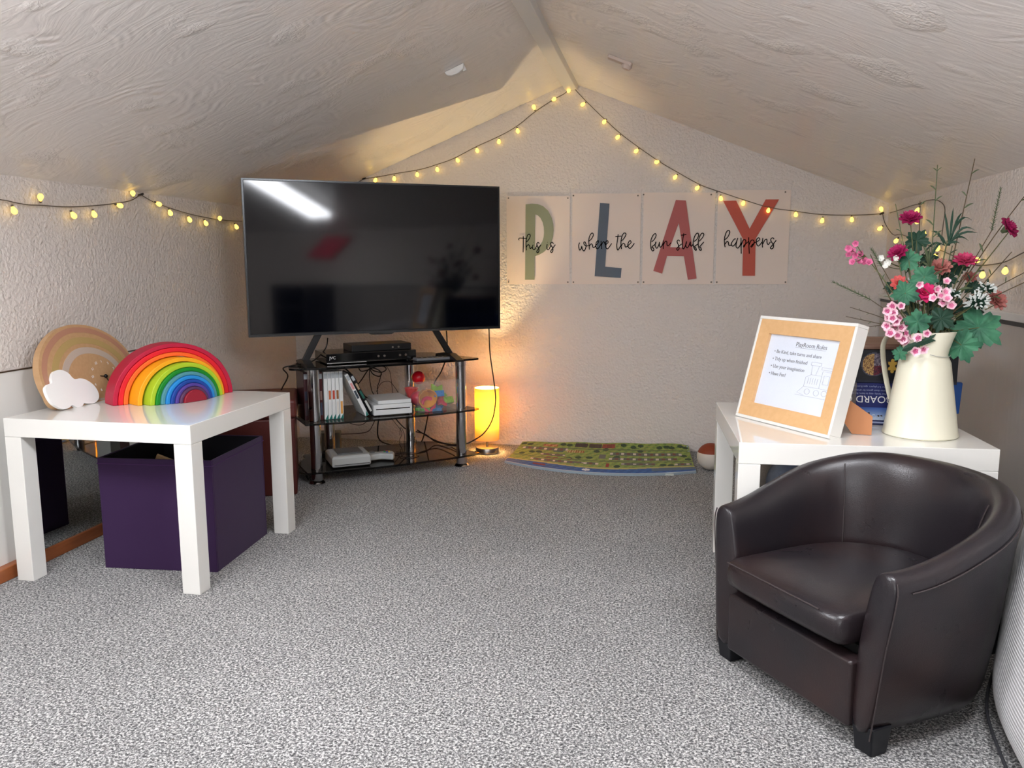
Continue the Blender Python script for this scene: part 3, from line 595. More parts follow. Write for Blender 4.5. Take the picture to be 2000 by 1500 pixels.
# ------------------------------------------------------------------ posters P L A Y
m_paper=M('poster_paper',(230,214,202),.6,bump=(8,.25,.004)); m_ink=M('black_ink',(6,4,5),.9,spec=.1,bump=(50,.05,.0002))
PZ=lambda x,y:(960+x/3.3333,340+y/3.3333)
def wl(x,y,off): p=atY(x,y,YB-off); return p
def smoothpoly(pts): return pts
postr=[
 ('P',(990,383,1112,555),(142,146,118),'sage green letter P',
  [[(222,197),(262,192),(300,195),(335,208),(368,238),(390,280),(402,325),(405,365),(400,410),(388,448),(366,484),(340,508),(312,524),(282,535),(280,688),(218,688)],[(284,262),(300,268),(318,285),(332,312),(340,345),(342,380),(339,412),(330,440),(316,462),(300,476),(283,487)]],
  (1000,440,18.18,[[(400,390),(400,650),(396,960)],[(262,530),(238,500),(255,465),(300,455),(400,462),(510,470)],[(500,600),(570,540),(635,430),(645,350),(600,318),(545,370),(500,560),(500,760),(515,890)],[(505,790),(540,720),(580,690),(620,730),(645,825),(690,800),(725,760)],[(750,690),(725,780),(750,850),(800,860),(860,760),(900,690)],[(763,595),(767,607)],[(970,655),(935,610),(880,650),(900,740),(950,820),(950,930),(905,980),(878,930),(920,860),(1030,690)],[(1250,670),(1235,770),(1260,860),(1310,850),(1380,720)],[(1263,595),(1267,607)],[(1470,660),(1430,605),(1370,640),(1390,720),(1440,800),(1450,900),(1410,970),(1370,930),(1420,850),(1540,690)]])),
 ('L',(1117,378,1249,555),(88,98,112),'slate blue letter L',
  [[(706,188),(768,192),(740,603),(847,612),(841,676),(671,665)]],
  (1120,440,15.385,[[(185,520),(155,620),(185,745),(230,700),(250,620)],[(250,640),(270,720),(320,770),(365,690),(378,580),(345,500),(310,520),(330,590),(400,625),(450,600)],[(450,490),(540,410),(600,290),(560,232),(500,300),(460,440),(470,600),(480,730)],[(475,630),(530,560),(570,590),(590,670),(640,650),(680,600)],[(680,600),(750,510),(740,462),(690,510),(672,620),(710,710),(780,650),(830,560)],[(830,470),(840,600),(850,710)],[(845,600),(870,530),(910,490),(940,540),(960,590)],[(960,590),(1040,520),(1020,460),(970,510),(960,620),(1010,710),(1070,660),(1150,545)],[(1345,270),(1320,450),(1300,620),(1330,745),(1400,650),(1430,600)],[(1260,345),(1340,335),(1440,325)],[(1440,470),(1520,390),(1580,270),(1530,230),(1470,300),(1430,450),(1430,600),(1445,715)],[(1440,620),(1490,545),(1540,570),(1560,650),(1610,640),(1650,600)],[(1640,610),(1730,520),(1700,460),(1650,520),(1635,620),(1690,695),(1760,640),(1830,540)]])),
 ('A',(1254,376,1392,555),(176,92,90),'dusty red letter A',
  [[(1200,168),(1265,172),(1335,680),(1278,688),(1252,535),(1143,533),(1110,648),(1053,630)],[(1219,318),(1243,478),(1163,476)]],
  (1260,440,15.385,[[(190,500),(270,430),(330,310),(300,250),(220,330),(165,500),(175,680),(220,770),(265,740),(240,680),(205,650),(310,560),(325,490)],[(325,490),(300,600),(345,690),(400,620),(430,500)],[(430,500),(430,600),(460,660),(520,590),(545,520)],[(545,450),(545,600),(545,710)],[(550,590),(600,490),(650,490),(655,570),(690,620),(780,520)],[(1040,480),(1000,440),(960,490),(1000,600),(1020,700),(980,750),(950,710),(1000,640),(1100,560)],[(1160,240),(1130,450),(1120,640),(1150,710),(1200,640),(1245,520)],[(1080,297),(1160,290),(1240,275)],[(1250,480),(1220,590),(1260,680),(1320,600),(1360,490)],[(1360,490),(1360,580),(1390,630),(1450,560)],[(1470,490),(1560,410),(1610,290),(1570,235),(1500,310),(1450,470),(1450,620),(1500,740),(1540,740),(1520,680),(1490,635),(1590,560)],[(1620,480),(1710,390),(1765,280),(1720,235),(1650,310),(1600,470),(1600,620),(1640,740),(1690,740),(1670,670),(1640,645),(1765,500)]])),
 ('Y',(1397,371,1537,555),(190,84,66),'brick red letter Y',
  [[(1508,175),(1593,173),(1680,355),(1785,165),(1872,165),(1720,420),(1715,662),(1633,662),(1638,425)]],
  (1400,440,15.385,[[(240,430),(330,350),(390,210),(350,150),(280,220),(230,400),(235,560),(250,660)],[(245,570),(300,490),(340,500),(358,590),(400,610),(440,580)],[(570,410),(520,420),(440,540),(450,610),(500,620),(580,520),(630,380)],[(630,380),(585,540),(580,640),(630,685),(700,600),(728,500)],[(725,370),(730,600),(735,855)],[(735,600),(790,450),(860,440),(870,530),(820,650),(800,620),(880,550),(960,480)],[(960,360),(965,600),(975,855)],[(965,600),(1030,460),(1100,450),(1120,530),(1050,650),(1030,620),(1130,530),(1190,510)],[(1190,510),(1290,430),(1260,375),(1200,420),(1190,540),(1240,625),(1300,580),(1360,500)],[(1385,380),(1370,520),(1375,670)],[(1380,570),(1440,450),(1500,420),(1510,520),(1545,580),(1610,500)],[(1720,420),(1680,375),(1620,420),(1640,500),(1700,580),(1690,680),(1640,710),(1610,670),(1660,610),(1785,450)]])),
]
pos_lab={'P':'unframed paper poster with sage green letter P and script reading this is','L':'unframed paper poster with slate blue letter L and script where the','A':'unframed paper poster with dusty red letter A and script fun stuff','Y':'unframed paper poster with brick red letter Y and script happens'}
for key,(x0,y0,x1,y1),col,_,ols,(ox,oy,ss,strokes) in postr:
    A=wl(x0,y1,.003); B=wl(x1,y1,.003); D=wl(x1,y0,.003); E_=wl(x0,y0,.003)
    c0=(A+D)/2
    t=empty('letter_poster',(c0.x,YB-.003,A.z),0,pos_lab[key],'poster','letter posters on the back wall')
    base=Vector((c0.x,YB-.003,A.z))
    nx,nz_=16,20; vs=[];random.seed(ord(key))
    ph=random.random()*6
    def pz(i,j): 
        u,v=i/nx,j/nz_; top=E_.z*(1-u)+D.z*u; z=A.z+(top-A.z)*v; x=A.x+(B.x-A.x)*u
        edge=max(0,(abs(u-.5)*2)**6*.35+.0)
        y=YB-.0035-.0022*math.sin(u*PI)*math.sin(v*PI)*(1+.5*math.sin(ph+7*u+5*v))
        return Vector((x,y,z))-base
    g=MB(); fs=[]
    for j in range(nz_+1):
        for i in range(nx+1): vs.append(pz(i,j))
    n1=len(vs); vs2=[v+Vector((0,.0008,0)) for v in vs]
    for j in range(nz_):
        for i in range(nx):
            a=j*(nx+1)+i; fs.append((a,a+1,a+nx+2,a+nx+1)); fs.append((a+n1,a+nx+1+n1,a+nx+2+n1,a+1+n1))
    g.add(vs+vs2,fs); g.build('paper',m_paper,t,smooth=True)
    olw=[]
    for ol in ols:
        o2=[]
        for x,y in ol: p=atY(*PZ(x,y),YB-.008); o2.append((p.x-base.x,p.z-base.z))
        olw.append(o2)
    mcol=M('letter_ink_'+key,col,.6,bump=(50,.05,.0003))
    poly2d('printed_letter',olw,.0002,mcol,t,frame_mx((0,-.0052,0),(1,0,0),(0,0,1)))
    g=MB()
    for stt in strokes:
        pts=[atY(ox+a/ss,oy+b/ss,YB-.009)-base for a,b in stt]
        g.tube(cat(pts,5),.0020,6,flat='y')
    g.build('script_lettering',m_ink,t,smooth=True)
    mt=M('pin_grey',(120,108,98),.4,bump=(50,.05,.0003))
    for (qx,qy) in ((x0+3,y0+4),(x1-3,y0+4),(x0+3,y1-4),(x1-3,y1-4)):
        p=atY(qx,qy,YB-.006)-base; MB().ball((p.x,p.y,p.z),(.0035,.002,.0035),10,6).build('pin',mt,t,smooth=True)

# ------------------------------------------------------------------ string lights (one string round three walls)
t=empty('string_lights',(XL+.02,2.6,1.05),0,'warm fairy light string with globe bulbs swagged round three walls','string lights')
sb=Vector(t.location)
mfb=M('fairy_bulb',(255,190,60),.4,emit=(1.0,.66,.10,1),es=BULB_S)
def LW(x,y): return atX(x,y,XL+.012)-sb
def BW(x,y): return atY(x,y,YB-.012)-sb
def RW(x,y): return atX(x,y,XR-.012)-sb
cab=[LW(*p) for p in ((-40,384),(0,390),(14,392),(31,396),(55,400),(79,401),(134,404),(192,401),(240,395),(259,390),(275,380))]
segs=[cab,[LW(*p) for p in ((275,380),(295,392),(322,403),(367,417),(408,426),(437,430),(470,432),(520,431),(560,427))]+[BW(*p) for p in ((590,420),(650,385),(711,349))],
 [BW(*p) for p in ((711,349),(740,345),(772,339),(820,331),(854,321),(887,309),(929,287),(977,265),(1010,246),(1044,219),(1080,195),(1106,180),(1113,163))],
 [BW(*p) for p in ((1113,163),(1119,170),(1145,198),(1181,233),(1212,261),(1245,286),(1287,315),(1326,338),(1368,361),(1407,375),(1452,390),(1502,405),(1550,412),(1606,419),(1676,420),(1724,417))],
 [RW(*p) for p in ((1738,416),(1757,410),(1780,402),(1799,397))],
 [BW(1724,418),BW(1729,437),RW(1744,458),RW(1760,458),RW(1790,470),RW(1840,490),RW(1880,508),RW(1908,518),RW(1958,513),RW(2000,493),RW(2060,470)],
 [RW(*p) for p in ((1799,397),(1810,392),(1830,391),(1845,405),(1842,440),(1838,470))]]
for s in segs: MB().tube(cat(s,5),.0016,6).build('cable',m_greycable,t,smooth=True)
m_hook=M('clip_black',(18,16,18),.4,bump=(50,.05,.0005))
for f,(x,y) in ((LW,(275,380)),(BW,(711,349)),(BW,(1113,160)),(BW,(1722,417)),(RW,(1799,397))):
    p=f(x,y); MB().tube([p+Vector((-.008,-.002,-.003)),p,p+Vector((.009,.002,.003))],.0035,8).build('clip',m_hook,t,smooth=True)
def bulb(f,x,y,cxp):   # bulb at pixel, wire from cable point above
    p=f(x,y); off=Vector((.010,0,0)) if f is LW else (Vector((0,-.008,0)) if f is BW else Vector((-.010,0,0)))
    p=p+off; c=f(*cxp); d=(c-p); dn=d.normalized(); 
    b=MB(); r=.0082
    rings=[]; q=dn.orthogonal().normalized(); w_=dn.cross(q)
    for rr,h in ((.0015,-r*1.02),(.0052,-r*.85),(.0078,-r*.3),(.0082,r*.1),(.0072,r*.6),(.0050,r*1.2),(.0036,r*1.6)):
        rings.append([p+dn*h+(q*math.cos(a)+w_*math.sin(a))*rr for a in [k*PI/5 for k in range(10)]])
    b.loft(rings); o=b.build('bulb',mfb,t,smooth=True)
    e=p+dn*r*1.6
    MB().tube([e,e+dn*.006],.0034,8).build('socket',m_greycable,o,smooth=True)
def nearest(x,y,side): return (x,y)
LB=[(22,413,20,394),(73,384,79,401),(139,422,133,404),(179,420,178,402),(230,402,222,398),(254,377,262,388),(306,399,298,392),(328,417,328,404),(366,430,364,416),(398,437,396,424),(425,426,430,434),(458,444,456,432)]
BB=[(734,353,736,345),(771,350,770,339),(816,342,814,332),(855,332,853,321),(895,314,890,307),(933,295,930,286),(975,278,975,266),(1012,257,1009,246),(1043,209,1046,219),(1083,194,1079,196),(1111,178,1113,165),(1138,205,1145,199),(1180,239,1183,234),(1206,269,1213,262),(1242,296,1249,289),(1282,317,1288,315),(1318,347,1325,338),(1361,368,1368,361),(1408,389,1407,375),(1451,398,1454,391),(1500,412,1502,405),(1554,420,1554,412),(1605,432,1608,419),(1663,430,1663,420),(1720,408,1724,417),(1717,447,1729,437),(1740,471,1743,456)]
RB=[(1797,412,1799,400),(1797,433,1802,420),(1810,457,1808,446),(1837,486,1836,474),(1831,502,1836,490),(1755,471,1758,460),(1916,508,1908,518),(1926,538,1922,518),(1971,530,1966,512)]
for x,y,a,b in LB: bulb(LW,x,y,(a,b))
for x,y,a,b in BB: bulb(BW,x,y,(a,b))
for x,y,a,b in RB: bulb(RW,x,y,(a,b))

# ------------------------------------------------------------------ town play mat against the back wall
def town(u,v):
    # u left..right, v front..back
    g=(138,158,74); 
    n=math.sin(u*91+v*37)*math.sin(u*53-v*71)
    if v<.17+.03*math.sin(u*9): 
        c=(40,84,150) if n<.3 else (60,108,172)
        if abs(u-.19)<.035 and abs(v-.12)<.03: c=(140,40,40)
        if abs(u-.445)<.02 and abs(v-.09)<.02+.02*(1-abs(u-.445)/.02): c=(230,230,232)
        if u>.78 and v>.09: c=(92,108,124)
        if v<.02: c=(190,205,215)
        return c
    if v<.215+.03*math.sin(u*9): return (186,176,110)
    for a,b,lo,hi in ((.12,.37,.27,.36),(.42,.50,.27,.36),(.62,.80,.30,.38),(.90,.99,.26,.36),(.03,.30,.70,.80),(.55,.95,.62,.72),(.55,.92,.46,.55),(.28,.46,.30,.36),(.16,.30,.50,.58)):
        if a<u<b and lo<v<hi:
            k=(u-a)/.016
            if lo+.02<v<hi-.02 and (int(k)%2==0) : return (212,202,188) if int(k)%4==0 else (120,66,52)
            return (98,96,92)
    for a,b,c in ((.335,.41,(58,40,38)),(.417,.49,(66,52,44)),(.497,.57,(128,54,42))):
        if a<u<b and .84<v<.97: return c if (u*220)%2>.5 else tuple(int(x*1.25) for x in c)
    if .22<u<.28 and .66<v<.76: return (70,92,88)
    if .49<u<.53 and .5<v<.64: return (104,104,100)
    if abs(v-.80-.0*u)<.012 or abs(v-.42)<.010: return (88,96,66)
    if .14<u<.23 and .84<v<.93: return (150,74,44) if n>0 else (196,150,110)
    if .30<u<.40 and .66<v<.74: return (150,90,40) if int(u*140)%2 else (190,170,120)
    if .54<u<.56 and .22<v<.34: return (150,44,38)
    if .2<u<.34 and .38<v<.46: return (146,70,52) if n>.1 else g
    trees=[(.02,.92),(.06,.9),(.26,.93),(.30,.9),(.62,.93),(.68,.88),(.72,.93),(.83,.88),(.87,.9),(.90,.88),(.95,.93),(.98,.9),(.33,.45),(.38,.5),(.44,.52),(.60,.25),(.84,.30),(.88,.28),(.10,.60),(.05,.5),(.14,.62),(.47,.74),(.52,.8),(.72,.78),(.98,.5),(.96,.62),(.22,.42),(.59,.56)]
    for a,b in trees:
        if ((u-a)/.018)**2+((v-b)/.045)**2<1: return (40,66,34)
    if n>.55: return (96,128,52)
    if n<-.6: return (160,170,84)
    if math.sin(u*200)*math.sin(v*60+u*20)>.8: return (150,110,60)
    return g
FL,FM,FR=(-.672,3.405),(-.25,3.262),(.132,3.365)
def matpos(u,v):
    # front edge through three points (arc), back edge along wall
    fx=FL[0]+(FR[0]-FL[0])*u; a=(1-u)*(1-2*u)*FL[1]+4*u*(1-u)*(FM[1]+.004)+u*(2*u-1)*FR[1]
    bx=-.652+(.108+.652)*u; by=3.745
    x=fx+(bx-fx)*v; y=a+(by-a)*v
    cr2=.03*max(0,(u-.93)/.07)**2*max(0,(v-.8)/.2)
    z=.010+v**3*(.012+.016*u)+.0015*math.sin(u*23)*v**2
    y-=cr2
    return Vector((x,y,z))
t=empty('play_mat',(-.27,3.5,0),0,'printed town play mat with blue sea edge lying against the back wall','play mat')
tb_=Vector(t.location)
raster('printed_top',town,240,84,lambda u,v:matpos(u,v)-tb_+Vector((0,0,.0004)),vcol('mat_print',.6),t)
g=MB(); nu,nv=60,12; vs=[matpos(i/nu,j/nv)-tb_ for j in range(nv+1) for i in range(nu+1)]; n0=len(vs)
vs+= [Vector((v.x,v.y,max(.0008,v.z-.009))) for v in vs]; fs=[]
for j in range(nv):
    for i in range(nu): a=j*(nu+1)+i; fs.append((a+n0,a+nu+1+n0,a+nu+2+n0,a+1+n0)); fs.append((a,a+1,a+nu+2,a+nu+1))
def side(ids):
    for a,b in zip(ids,ids[1:]): fs.append((a,b,b+n0,a+n0))
side([i for i in range(nu+1)]); side([nv*(nu+1)+i for i in range(nu+1)]); side([j*(nu+1) for j in range(nv+1)]); side([j*(nu+1)+nu for j in range(nv+1)])
g.add(vs,fs); g.build('backing',M('mat_backing',(150,165,175),.6,bump=(80,.1,.0005)),t)
p=matpos(.86,0)-tb_; MB().box(p.x-.022,p.x+.022,p.y-.004,p.y+.004,.0005,.008).build('edge_label',M('label_grey',(196,202,196),.5,bump=(80,.1,.0005)),t)

# ------------------------------------------------------------------ toy ball and soft things beyond the right table
t=empty('toy_ball',(.192,3.44,0),R(20),'small pale toy ball with rust brown top by the right table','ball')
def band(z): return z>.083
g=MB().ball((0,0,.056),(.057,.057,.056),28,18); o=g.build('ball',[M('ball_cream',(212,204,192),.7,bump=(60,.1,.001)),M('ball_rust',(136,58,30),.6,bump=(60,.1,.001))],t,smooth=True)
for pl in o.data.polygons:
    if pl.center.z>.078: pl.material_index=1
t=empty('cloth_bag',(.50,2.62,0),R(15),'grey blue cloth bag on the floor under the right table','bag')
def blob(c,r,seed,amp=.12,n=28,m=16,flat=.0):
    random.seed(seed); ph=[random.random()*6 for _ in range(6)]; g=MB(); rings=[]
    for j in range(1,m):
        th=PI*j/m; rg=[]
        for k in range(n):
            a=2*PI*k/n; q=1+amp*(math.sin(2*a+ph[0]+th)*.4+math.sin(3*a+ph[1]-2*th)*.35+math.sin(5*th+ph[2]+a)*.25)
            z=c[2]-r[2]*math.cos(th)*q
            rg.append(Vector((c[0]+r[0]*math.sin(th)*math.cos(a)*q,c[1]+r[1]*math.sin(th)*math.sin(a)*q,max(flat,z))))
        rings.append(rg)
    return g.loft(rings)
blob((0,0,.15),(.18,.16,.155),3,.1,flat=.002).build('bag_body',M('denim_blue_cloth',(74,84,104),.9,bump=(40,.4,.004),var=(9,(130,140,158),(1,1,1))),t,sub=1,smooth=True)
MB().tube(cat([(-.1,0,.25),(-.07,0,.32),(0,0,.34),(.07,0,.32),(.1,0,.25)],6),.008,8).build('bag_handle',M('denim_dark_cloth',(40,46,60),.9,bump=(40,.4,.004)),t,smooth=True)
t=empty('soft_toy',(.30,2.68,0),0,'pale grey soft toy slumped beside the cloth bag under the right table','soft toy')
blob((0,0,.13),(.075,.07,.13),8,.06,flat=.002).build('toy_body',M('grey_plush',(150,142,134),.95,bump=(150,.5,.003)),t,sub=1,smooth=True)

# ------------------------------------------------------------------ striped floor cushion behind the chair
def bag():
    t=empty('floor_cushion',(.80,1.36,0),0,'large pale grey ribbed bean bag squashed between the armchair and right wall','bean bag')
    rings=[]
    secs=[(.985,.70,.73,.15),(1.02,.61,.67,.25),(1.11,.56,.62,.33),(1.28,.54,.605,.39),(1.44,.555,.625,.43),(1.57,.580,.66,.46),(1.70,.635,.70,.47),(1.82,.71,.735,.43),(1.90,.77,.78,.28)]
    for y,xl,xt,h in secs:
        rg=[]; n=32; xr=XR-.028
        for k in range(n):
            a=2*PI*k/n; ca,sa=math.cos(a),math.sin(a)
            cx=math.copysign(abs(ca)**.45,ca); cz=math.copysign(abs(sa)**.7,sa); z=h/2*(1+cz)
            left=xl+(xt-xl)*min(1,z/h); mid=(left+xr)/2; hw=(xr-left)/2
            rg.append(Vector((mid+hw*cx+(.004*math.sin(30*z+6*y) if ca<0 else 0)-.80,y-1.36,max(.003,z+.005*math.sin(9*y+5*a)))))
        rings.append(rg)
    MB().loft(rings).build('cushion_body',corduroy_mat(),t,sub=2,smooth=True)
    g=[]
    MB().tube(cat([Vector((min(p.x for p in r)-.001,r[0].y,.030)) for r in rings[1:-1]],5),.003,8).build('piping',M('piping_dark',(40,40,44),.7,bump=(100,.1,.001)),t,smooth=True)
bag()

# ------------------------------------------------------------------ purple storage cube and brown ottoman
t=empty('storage_cube',(-1.395,2.178,0),R(3.5),'dark purple open fabric storage cube under the left white table','storage cube')
mp=M('purple_fabric',(44,13,60),.85,bump=(350,.3,.001),sheen=.1); mpd=M('dark_lining',(14,12,20),.9,bump=(300,.2,.001))
h=.168; H=.320
g=MB(); g.box(-h,h,-h,-h+.006,0,H).box(-h,h,h-.006,h,0,H).box(-h,-h+.006,-h+.006,h-.006,0,H).box(h-.006,h,-h+.006,h-.006,0,H).box(-h+.006,h-.006,-h+.006,h-.006,.001,.008)
g.build('panels',mp,t,bevel=.002)
g=MB(); i=h-.0062; g.box(-i,i,-i,-i+.002,.009,H-.002).box(-i,i,i-.002,i,.009,H-.002).box(-i,-i+.002,-i+.003,i-.003,.009,H-.002).box(i-.002,i,-i+.003,i-.003,.009,H-.002); g.build('lining',mpd,t)
g=MB()
for a,b in ((-h,-h),(h,-h),(h,h),(-h,h)): pass
rim=[(-h-.001,-h-.001),(h+.001,-h-.001),(h+.001,h+.001),(-h-.001,h+.001)]
g.tube([(x,y,H-.016) for x,y in rim+[rim[0]]],.0012,6); g.build('stitched_hem',M('purple_thread',(70,36,86),.8,bump=(100,.1,.001)),t,smooth=True)
tag(MB().loft([[Vector((x,y,z)) for x,y in ((-.03,-.004),(.03,-.004),(.03,.004),(-.03,.004))] for z in (0,.05)]).build('wooden_block',wood_mat('toy_beech',(196,166,124),(180,146,100)),None,bevel=.002,loc=(-1.42,2.10,.262),rot=(R(20),R(25),R(20))),'pale wooden toy poking up inside the purple storage cube','toy block')
blob((0,0,.13),(.12,.12,.13),5,.1).build('tmpcloth',M('dark_cloth',(24,22,34),.95,bump=(40,.5,.004)),None,smooth=True)
o=bpy.data.objects['tmpcloth']; o.name='folded_cloth'; o.location=(-1.40,2.19,.009); tag(o,'dark bundled cloth filling the purple storage cube','cloth')
mo=M('oxblood_leather',(84,34,30),.4,bump=(120,.3,.0015))
t=empty('ottoman',(-1.338,2.795,0),R(24),'dark red brown square leather ottoman with lid behind the left table','ottoman')
MB().box(-.33,0,0,.30,0,.29).build('body',mo,t,bevel=.008); MB().box(-.338,.008,-.008,.308,.292,.36).build('lid',mo,t,bevel=.012,seg=3)

# ------------------------------------------------------------------ wooden stacking rainbow
cols=[((176,14,54),'crimson'),((214,16,34),'red'),((240,100,30),'orange'),((240,164,24),'amber yellow'),((168,196,40),'lime green'),((12,128,36),'green'),((76,140,150),'teal'),((34,134,204),'sky blue'),((22,66,150),'dark blue'),((78,58,140),'violet'),((84,52,86),'dull purple'),((140,22,42),'maroon')]
RBc=Vector((-1.452,2.238,.4502)); RBa=math.atan2(2.366-2.088,-1.344+1.54)
rr=[.182,.1675,.153,.138,.122,.107,.094,.082,.070,.0585,.048,.038,0]
fwd=[0,.0,.002,.010,.026,.026,.026,.025,.025,.025,.025,.024]
for k,((c),nm) in enumerate(cols):
    ro=rr[k]-.0006; ri=rr[k+1]+(.002 if k in (2,3) else 0)
    yaw=RBa+(R(0) if k<3 else R(6 if k==3 else 11))
    off=Vector((math.sin(RBa),-math.cos(RBa),0))*.002*k if k<3 else (Vector((.034,-.016,0)) if k==3 else Vector((.052,-.018,0)).lerp(Vector((.088,-.035,0)),(k-4)/7))
    lab={'crimson':'outermost crimson arch of the wooden stacking rainbow','maroon':'solid maroon half disc at the centre of the wooden rainbow'}.get(nm,nm+' wooden arch nested in the stacking rainbow')
    t=MB(); n=40
    if k<11:
        sq=.93
        A=[(ro*math.cos(PI*i/n),ro*sq*math.sin(PI*i/n)) for i in range(n+1)]; B=[(ri*math.cos(PI*i/n),ri*sq*math.sin(PI*i/n)) for i in range(n,-1,-1)]
        rings=[[Vector((a[0],y,a[1])) for y in (0,.068)]+[Vector((b[0],y,b[1])) for y in (.068,0)] for a,b in zip(A,B[::-1])]
        t.loft(rings)
    else: t.prism([(ro*math.cos(PI*i/n),ro*.95*math.sin(PI*i/n)) for i in range(n+1)],0,.068,axis='y')
    o=t.build('rainbow_arch' if k<11 else 'rainbow_centre',M('stained_'+nm.replace(' ','_'),c,.5,bump=(30,.15,.001)),None,bevel=.0022,loc=RBc+off,rot=(0,0,yaw))
    tag(o,lab,'toy','pieces of the wooden stacking rainbow')
# little plant behind the rainbow
pb=Vector((-1.44,2.385,.4502))
t=empty('small_plant',pb,0,'tiny dark leaved plant peeping out behind the wooden rainbow','plant')
MB().lathe([(.016,0),(.02,.04),(.017,.04),(.014,.01)],20).build('pot',m_whitep,t,smooth=True)
MB().tube([(0,0,.01),(.004,0,.06),(.012,.004,.10)],.0015,6).build('stem',M('dark_leaf',(22,34,26),.5,bump=(60,.1,.001)),t,smooth=True)
for k in range(7):
    a=k*.9; L=.045; pts=[Vector((.012+math.cos(a)*L*s,.004+math.sin(a)*L*s,.10+.03*s-.05*s*s)) for s in (0,.3,.6,1)]
    MB().tube(cat(pts,3),[.0012+.0035*math.sin(PI*i/9) for i in range(10)],6,flat=None).build('leaf',M('dark_leaf',(22,34,26)),t,smooth=True)

# ------------------------------------------------------------------ plywood rainbow clock with cloud
n_c=Vector((1,0,.28)).normalized(); d_c=n_c.dot(Vector((-1.655,2.15,.451)))
def cp(x,y,off=0): return at(x,y,n_c,d_c+off)
t=empty('rainbow_clock',(-1.665,2.15,.4505),0,'plywood rainbow shaped clock with painted arches and white cloud leaning on wall','clock')
cb=Vector(t.location)
# clock-plane coordinates: X = along wall (+Y), Y = up the lean
ey=Vector((0,1,0)); eu=n_c.cross(ey).normalized(); 
if eu.z<0: eu=-eu
def loc2(px,py): p=cp(px,py)-cb; return (p.dot(ey),p.dot(eu))
mxc=frame_mx((0,0,0),ey,eu)
outl=[loc2(*p) for p in ((112,796),(92,770),(79,740),(75,712),(80,683),(92,661),(108,645),(128,636),(150,634),(175,637),(200,646),(225,661),(248,684),(262,712),(266,740),(262,765),(250,786),(225,793),(170,797))]
sm=[(p.x,p.y) for p in cat([(a,b,0) for a,b in outl],6,True)]
zmin=min(b for a,b in sm)
c0=loc2(205,735)
def scaled(f,cx,cy,clip=None):
    return [(cx+(a-cx)*f,cy+(b-cy)*f) for a,b in sm]
mx_=lambda off:Matrix.Translation(n_c*off)@mxc
m_ply=M('birch_plywood',(190,152,112),.5,var=(2,(184,146,105),(4,50,50)),bump=(60,.1,.0005))
poly2d('clock_body',[sm],.010,m_ply,t,mx_(.0))
cen=loc2(196,756)
bands=[(.955,.875,(176,128,104)),(.80,.70,(176,150,96)),(.64,.54,(186,170,156))]
for k,(f1,f2,c) in enumerate(bands):
    poly2d('painted_arch',[scaled(f1,*cen),scaled(f2,*cen)],.0004,M('arch_paint_%d'%k,c,.55,bump=(60,.1,.0003)),t,mx_(.0103))
# numerals and hub
rnum=.047; nums=MB()
tl=[]
for h_ in range(1,13):
    a=PI/2-h_*PI/6+R(24); tl.append((str(h_),c0[0]+rnum*1.15*math.cos(a)-.004,c0[1]+rnum*math.sin(a)-.004,.011,'LEFT',R(15),0))
text_obj('numerals',tl,.0003,M('white_print',(235,235,235)),t,mx_(.0108))
MB().ball((0,0,0),(.006,.006,.006),12,8).build('hub',m_blackp,t,smooth=True,loc=mx_(.013)@Vector((c0[0],c0[1],0)))
hp=mx_(.0125)@Vector((c0[0],c0[1],0)); MB().tube([hp,hp-ey*.022+eu*.004],.0014,6).build('hour_hand',m_blackp,t); MB().tube([hp,hp-eu*.034+ey*.012],.0012,6).build('minute_hand',m_blackp,t)
# cloud
def loc3(px,py): p=cp(px,py,.016)-cb; return (p.dot(ey),p.dot(eu))
cl=[loc3(*p) for p in ((96,772),(92,758),(97,750),(105,747),(104,738),(107,727),(115,722),(125,722),(137,728),(148,739),(160,738),(172,741),(186,751),(195,765),(196,777),(188,786),(175,787),(168,786),(164,792),(155,795),(147,791),(144,790),(139,795),(130,798),(118,795),(105,786))]
cl=[(p.x,p.y) for p in cat([(a,b,0) for a,b in cl],4,True)]
poly2d('cloud',[cl],.0045,M('white_cloud_paint',(240,240,238),.4,bump=(60,.05,.0003)),t,mx_(.0158))

# ------------------------------------------------------------------ framed playroom rules
FT=.444
B0=atZ(1437,812,FT); B1=atZ(1620,858,FT); ex=(B1-B0); W=ex.length; ex.normalize(); nf=Vector((ex.y,-ex.x,0))
tilt=R(15.5); up=Vector((-nf.x*math.sin(tilt),-nf.y*math.sin(tilt),math.cos(tilt)))
Hf=.276
t=empty('photo_frame',B0+Vector((0,0,.0008)),0,'wood and white photo frame with PlayRoom Rules sheet leaning on its cardboard strut','photo frame')
fm=frame_mx((0,0,0),ex,up)    # z = outward (towards viewer)?
if (fm.to_3x3()@Vector((0,0,1))).dot(nf)<0: sgn=-1
else: sgn=1
F3=lambda x,y,z:fm@Vector((x,y,z*sgn))
def fbox(name,boxes,mat,parent=t,bevel=0):
    g=MB(); g.T=fm@Matrix.Diagonal((1,1,sgn,1))
    for b in boxes: g.box(*b)
    return g.build(name,mat,parent,bevel=bevel)
e=.008
dz=.045*math.tan(0)
fbox('outer_rim',[(0,W,0,e,-.034,.002),(0,W,Hf-e,Hf,-.034,.002),(0,e,e,Hf-e,-.034,.002),(W-e,W,e,Hf-e,-.034,.002)],m_white,bevel=.001)
bw=.037
g=MB(); g.T=fm@Matrix.Diagonal((1,1,sgn,1))
o4=[(e,e),(W-e,e),(W-e,Hf-e),(e,Hf-e)]; i4=[(e+bw,e+bw),(W-e-bw,e+bw),(W-e-bw,Hf-e-bw),(e+bw,Hf-e-bw)]
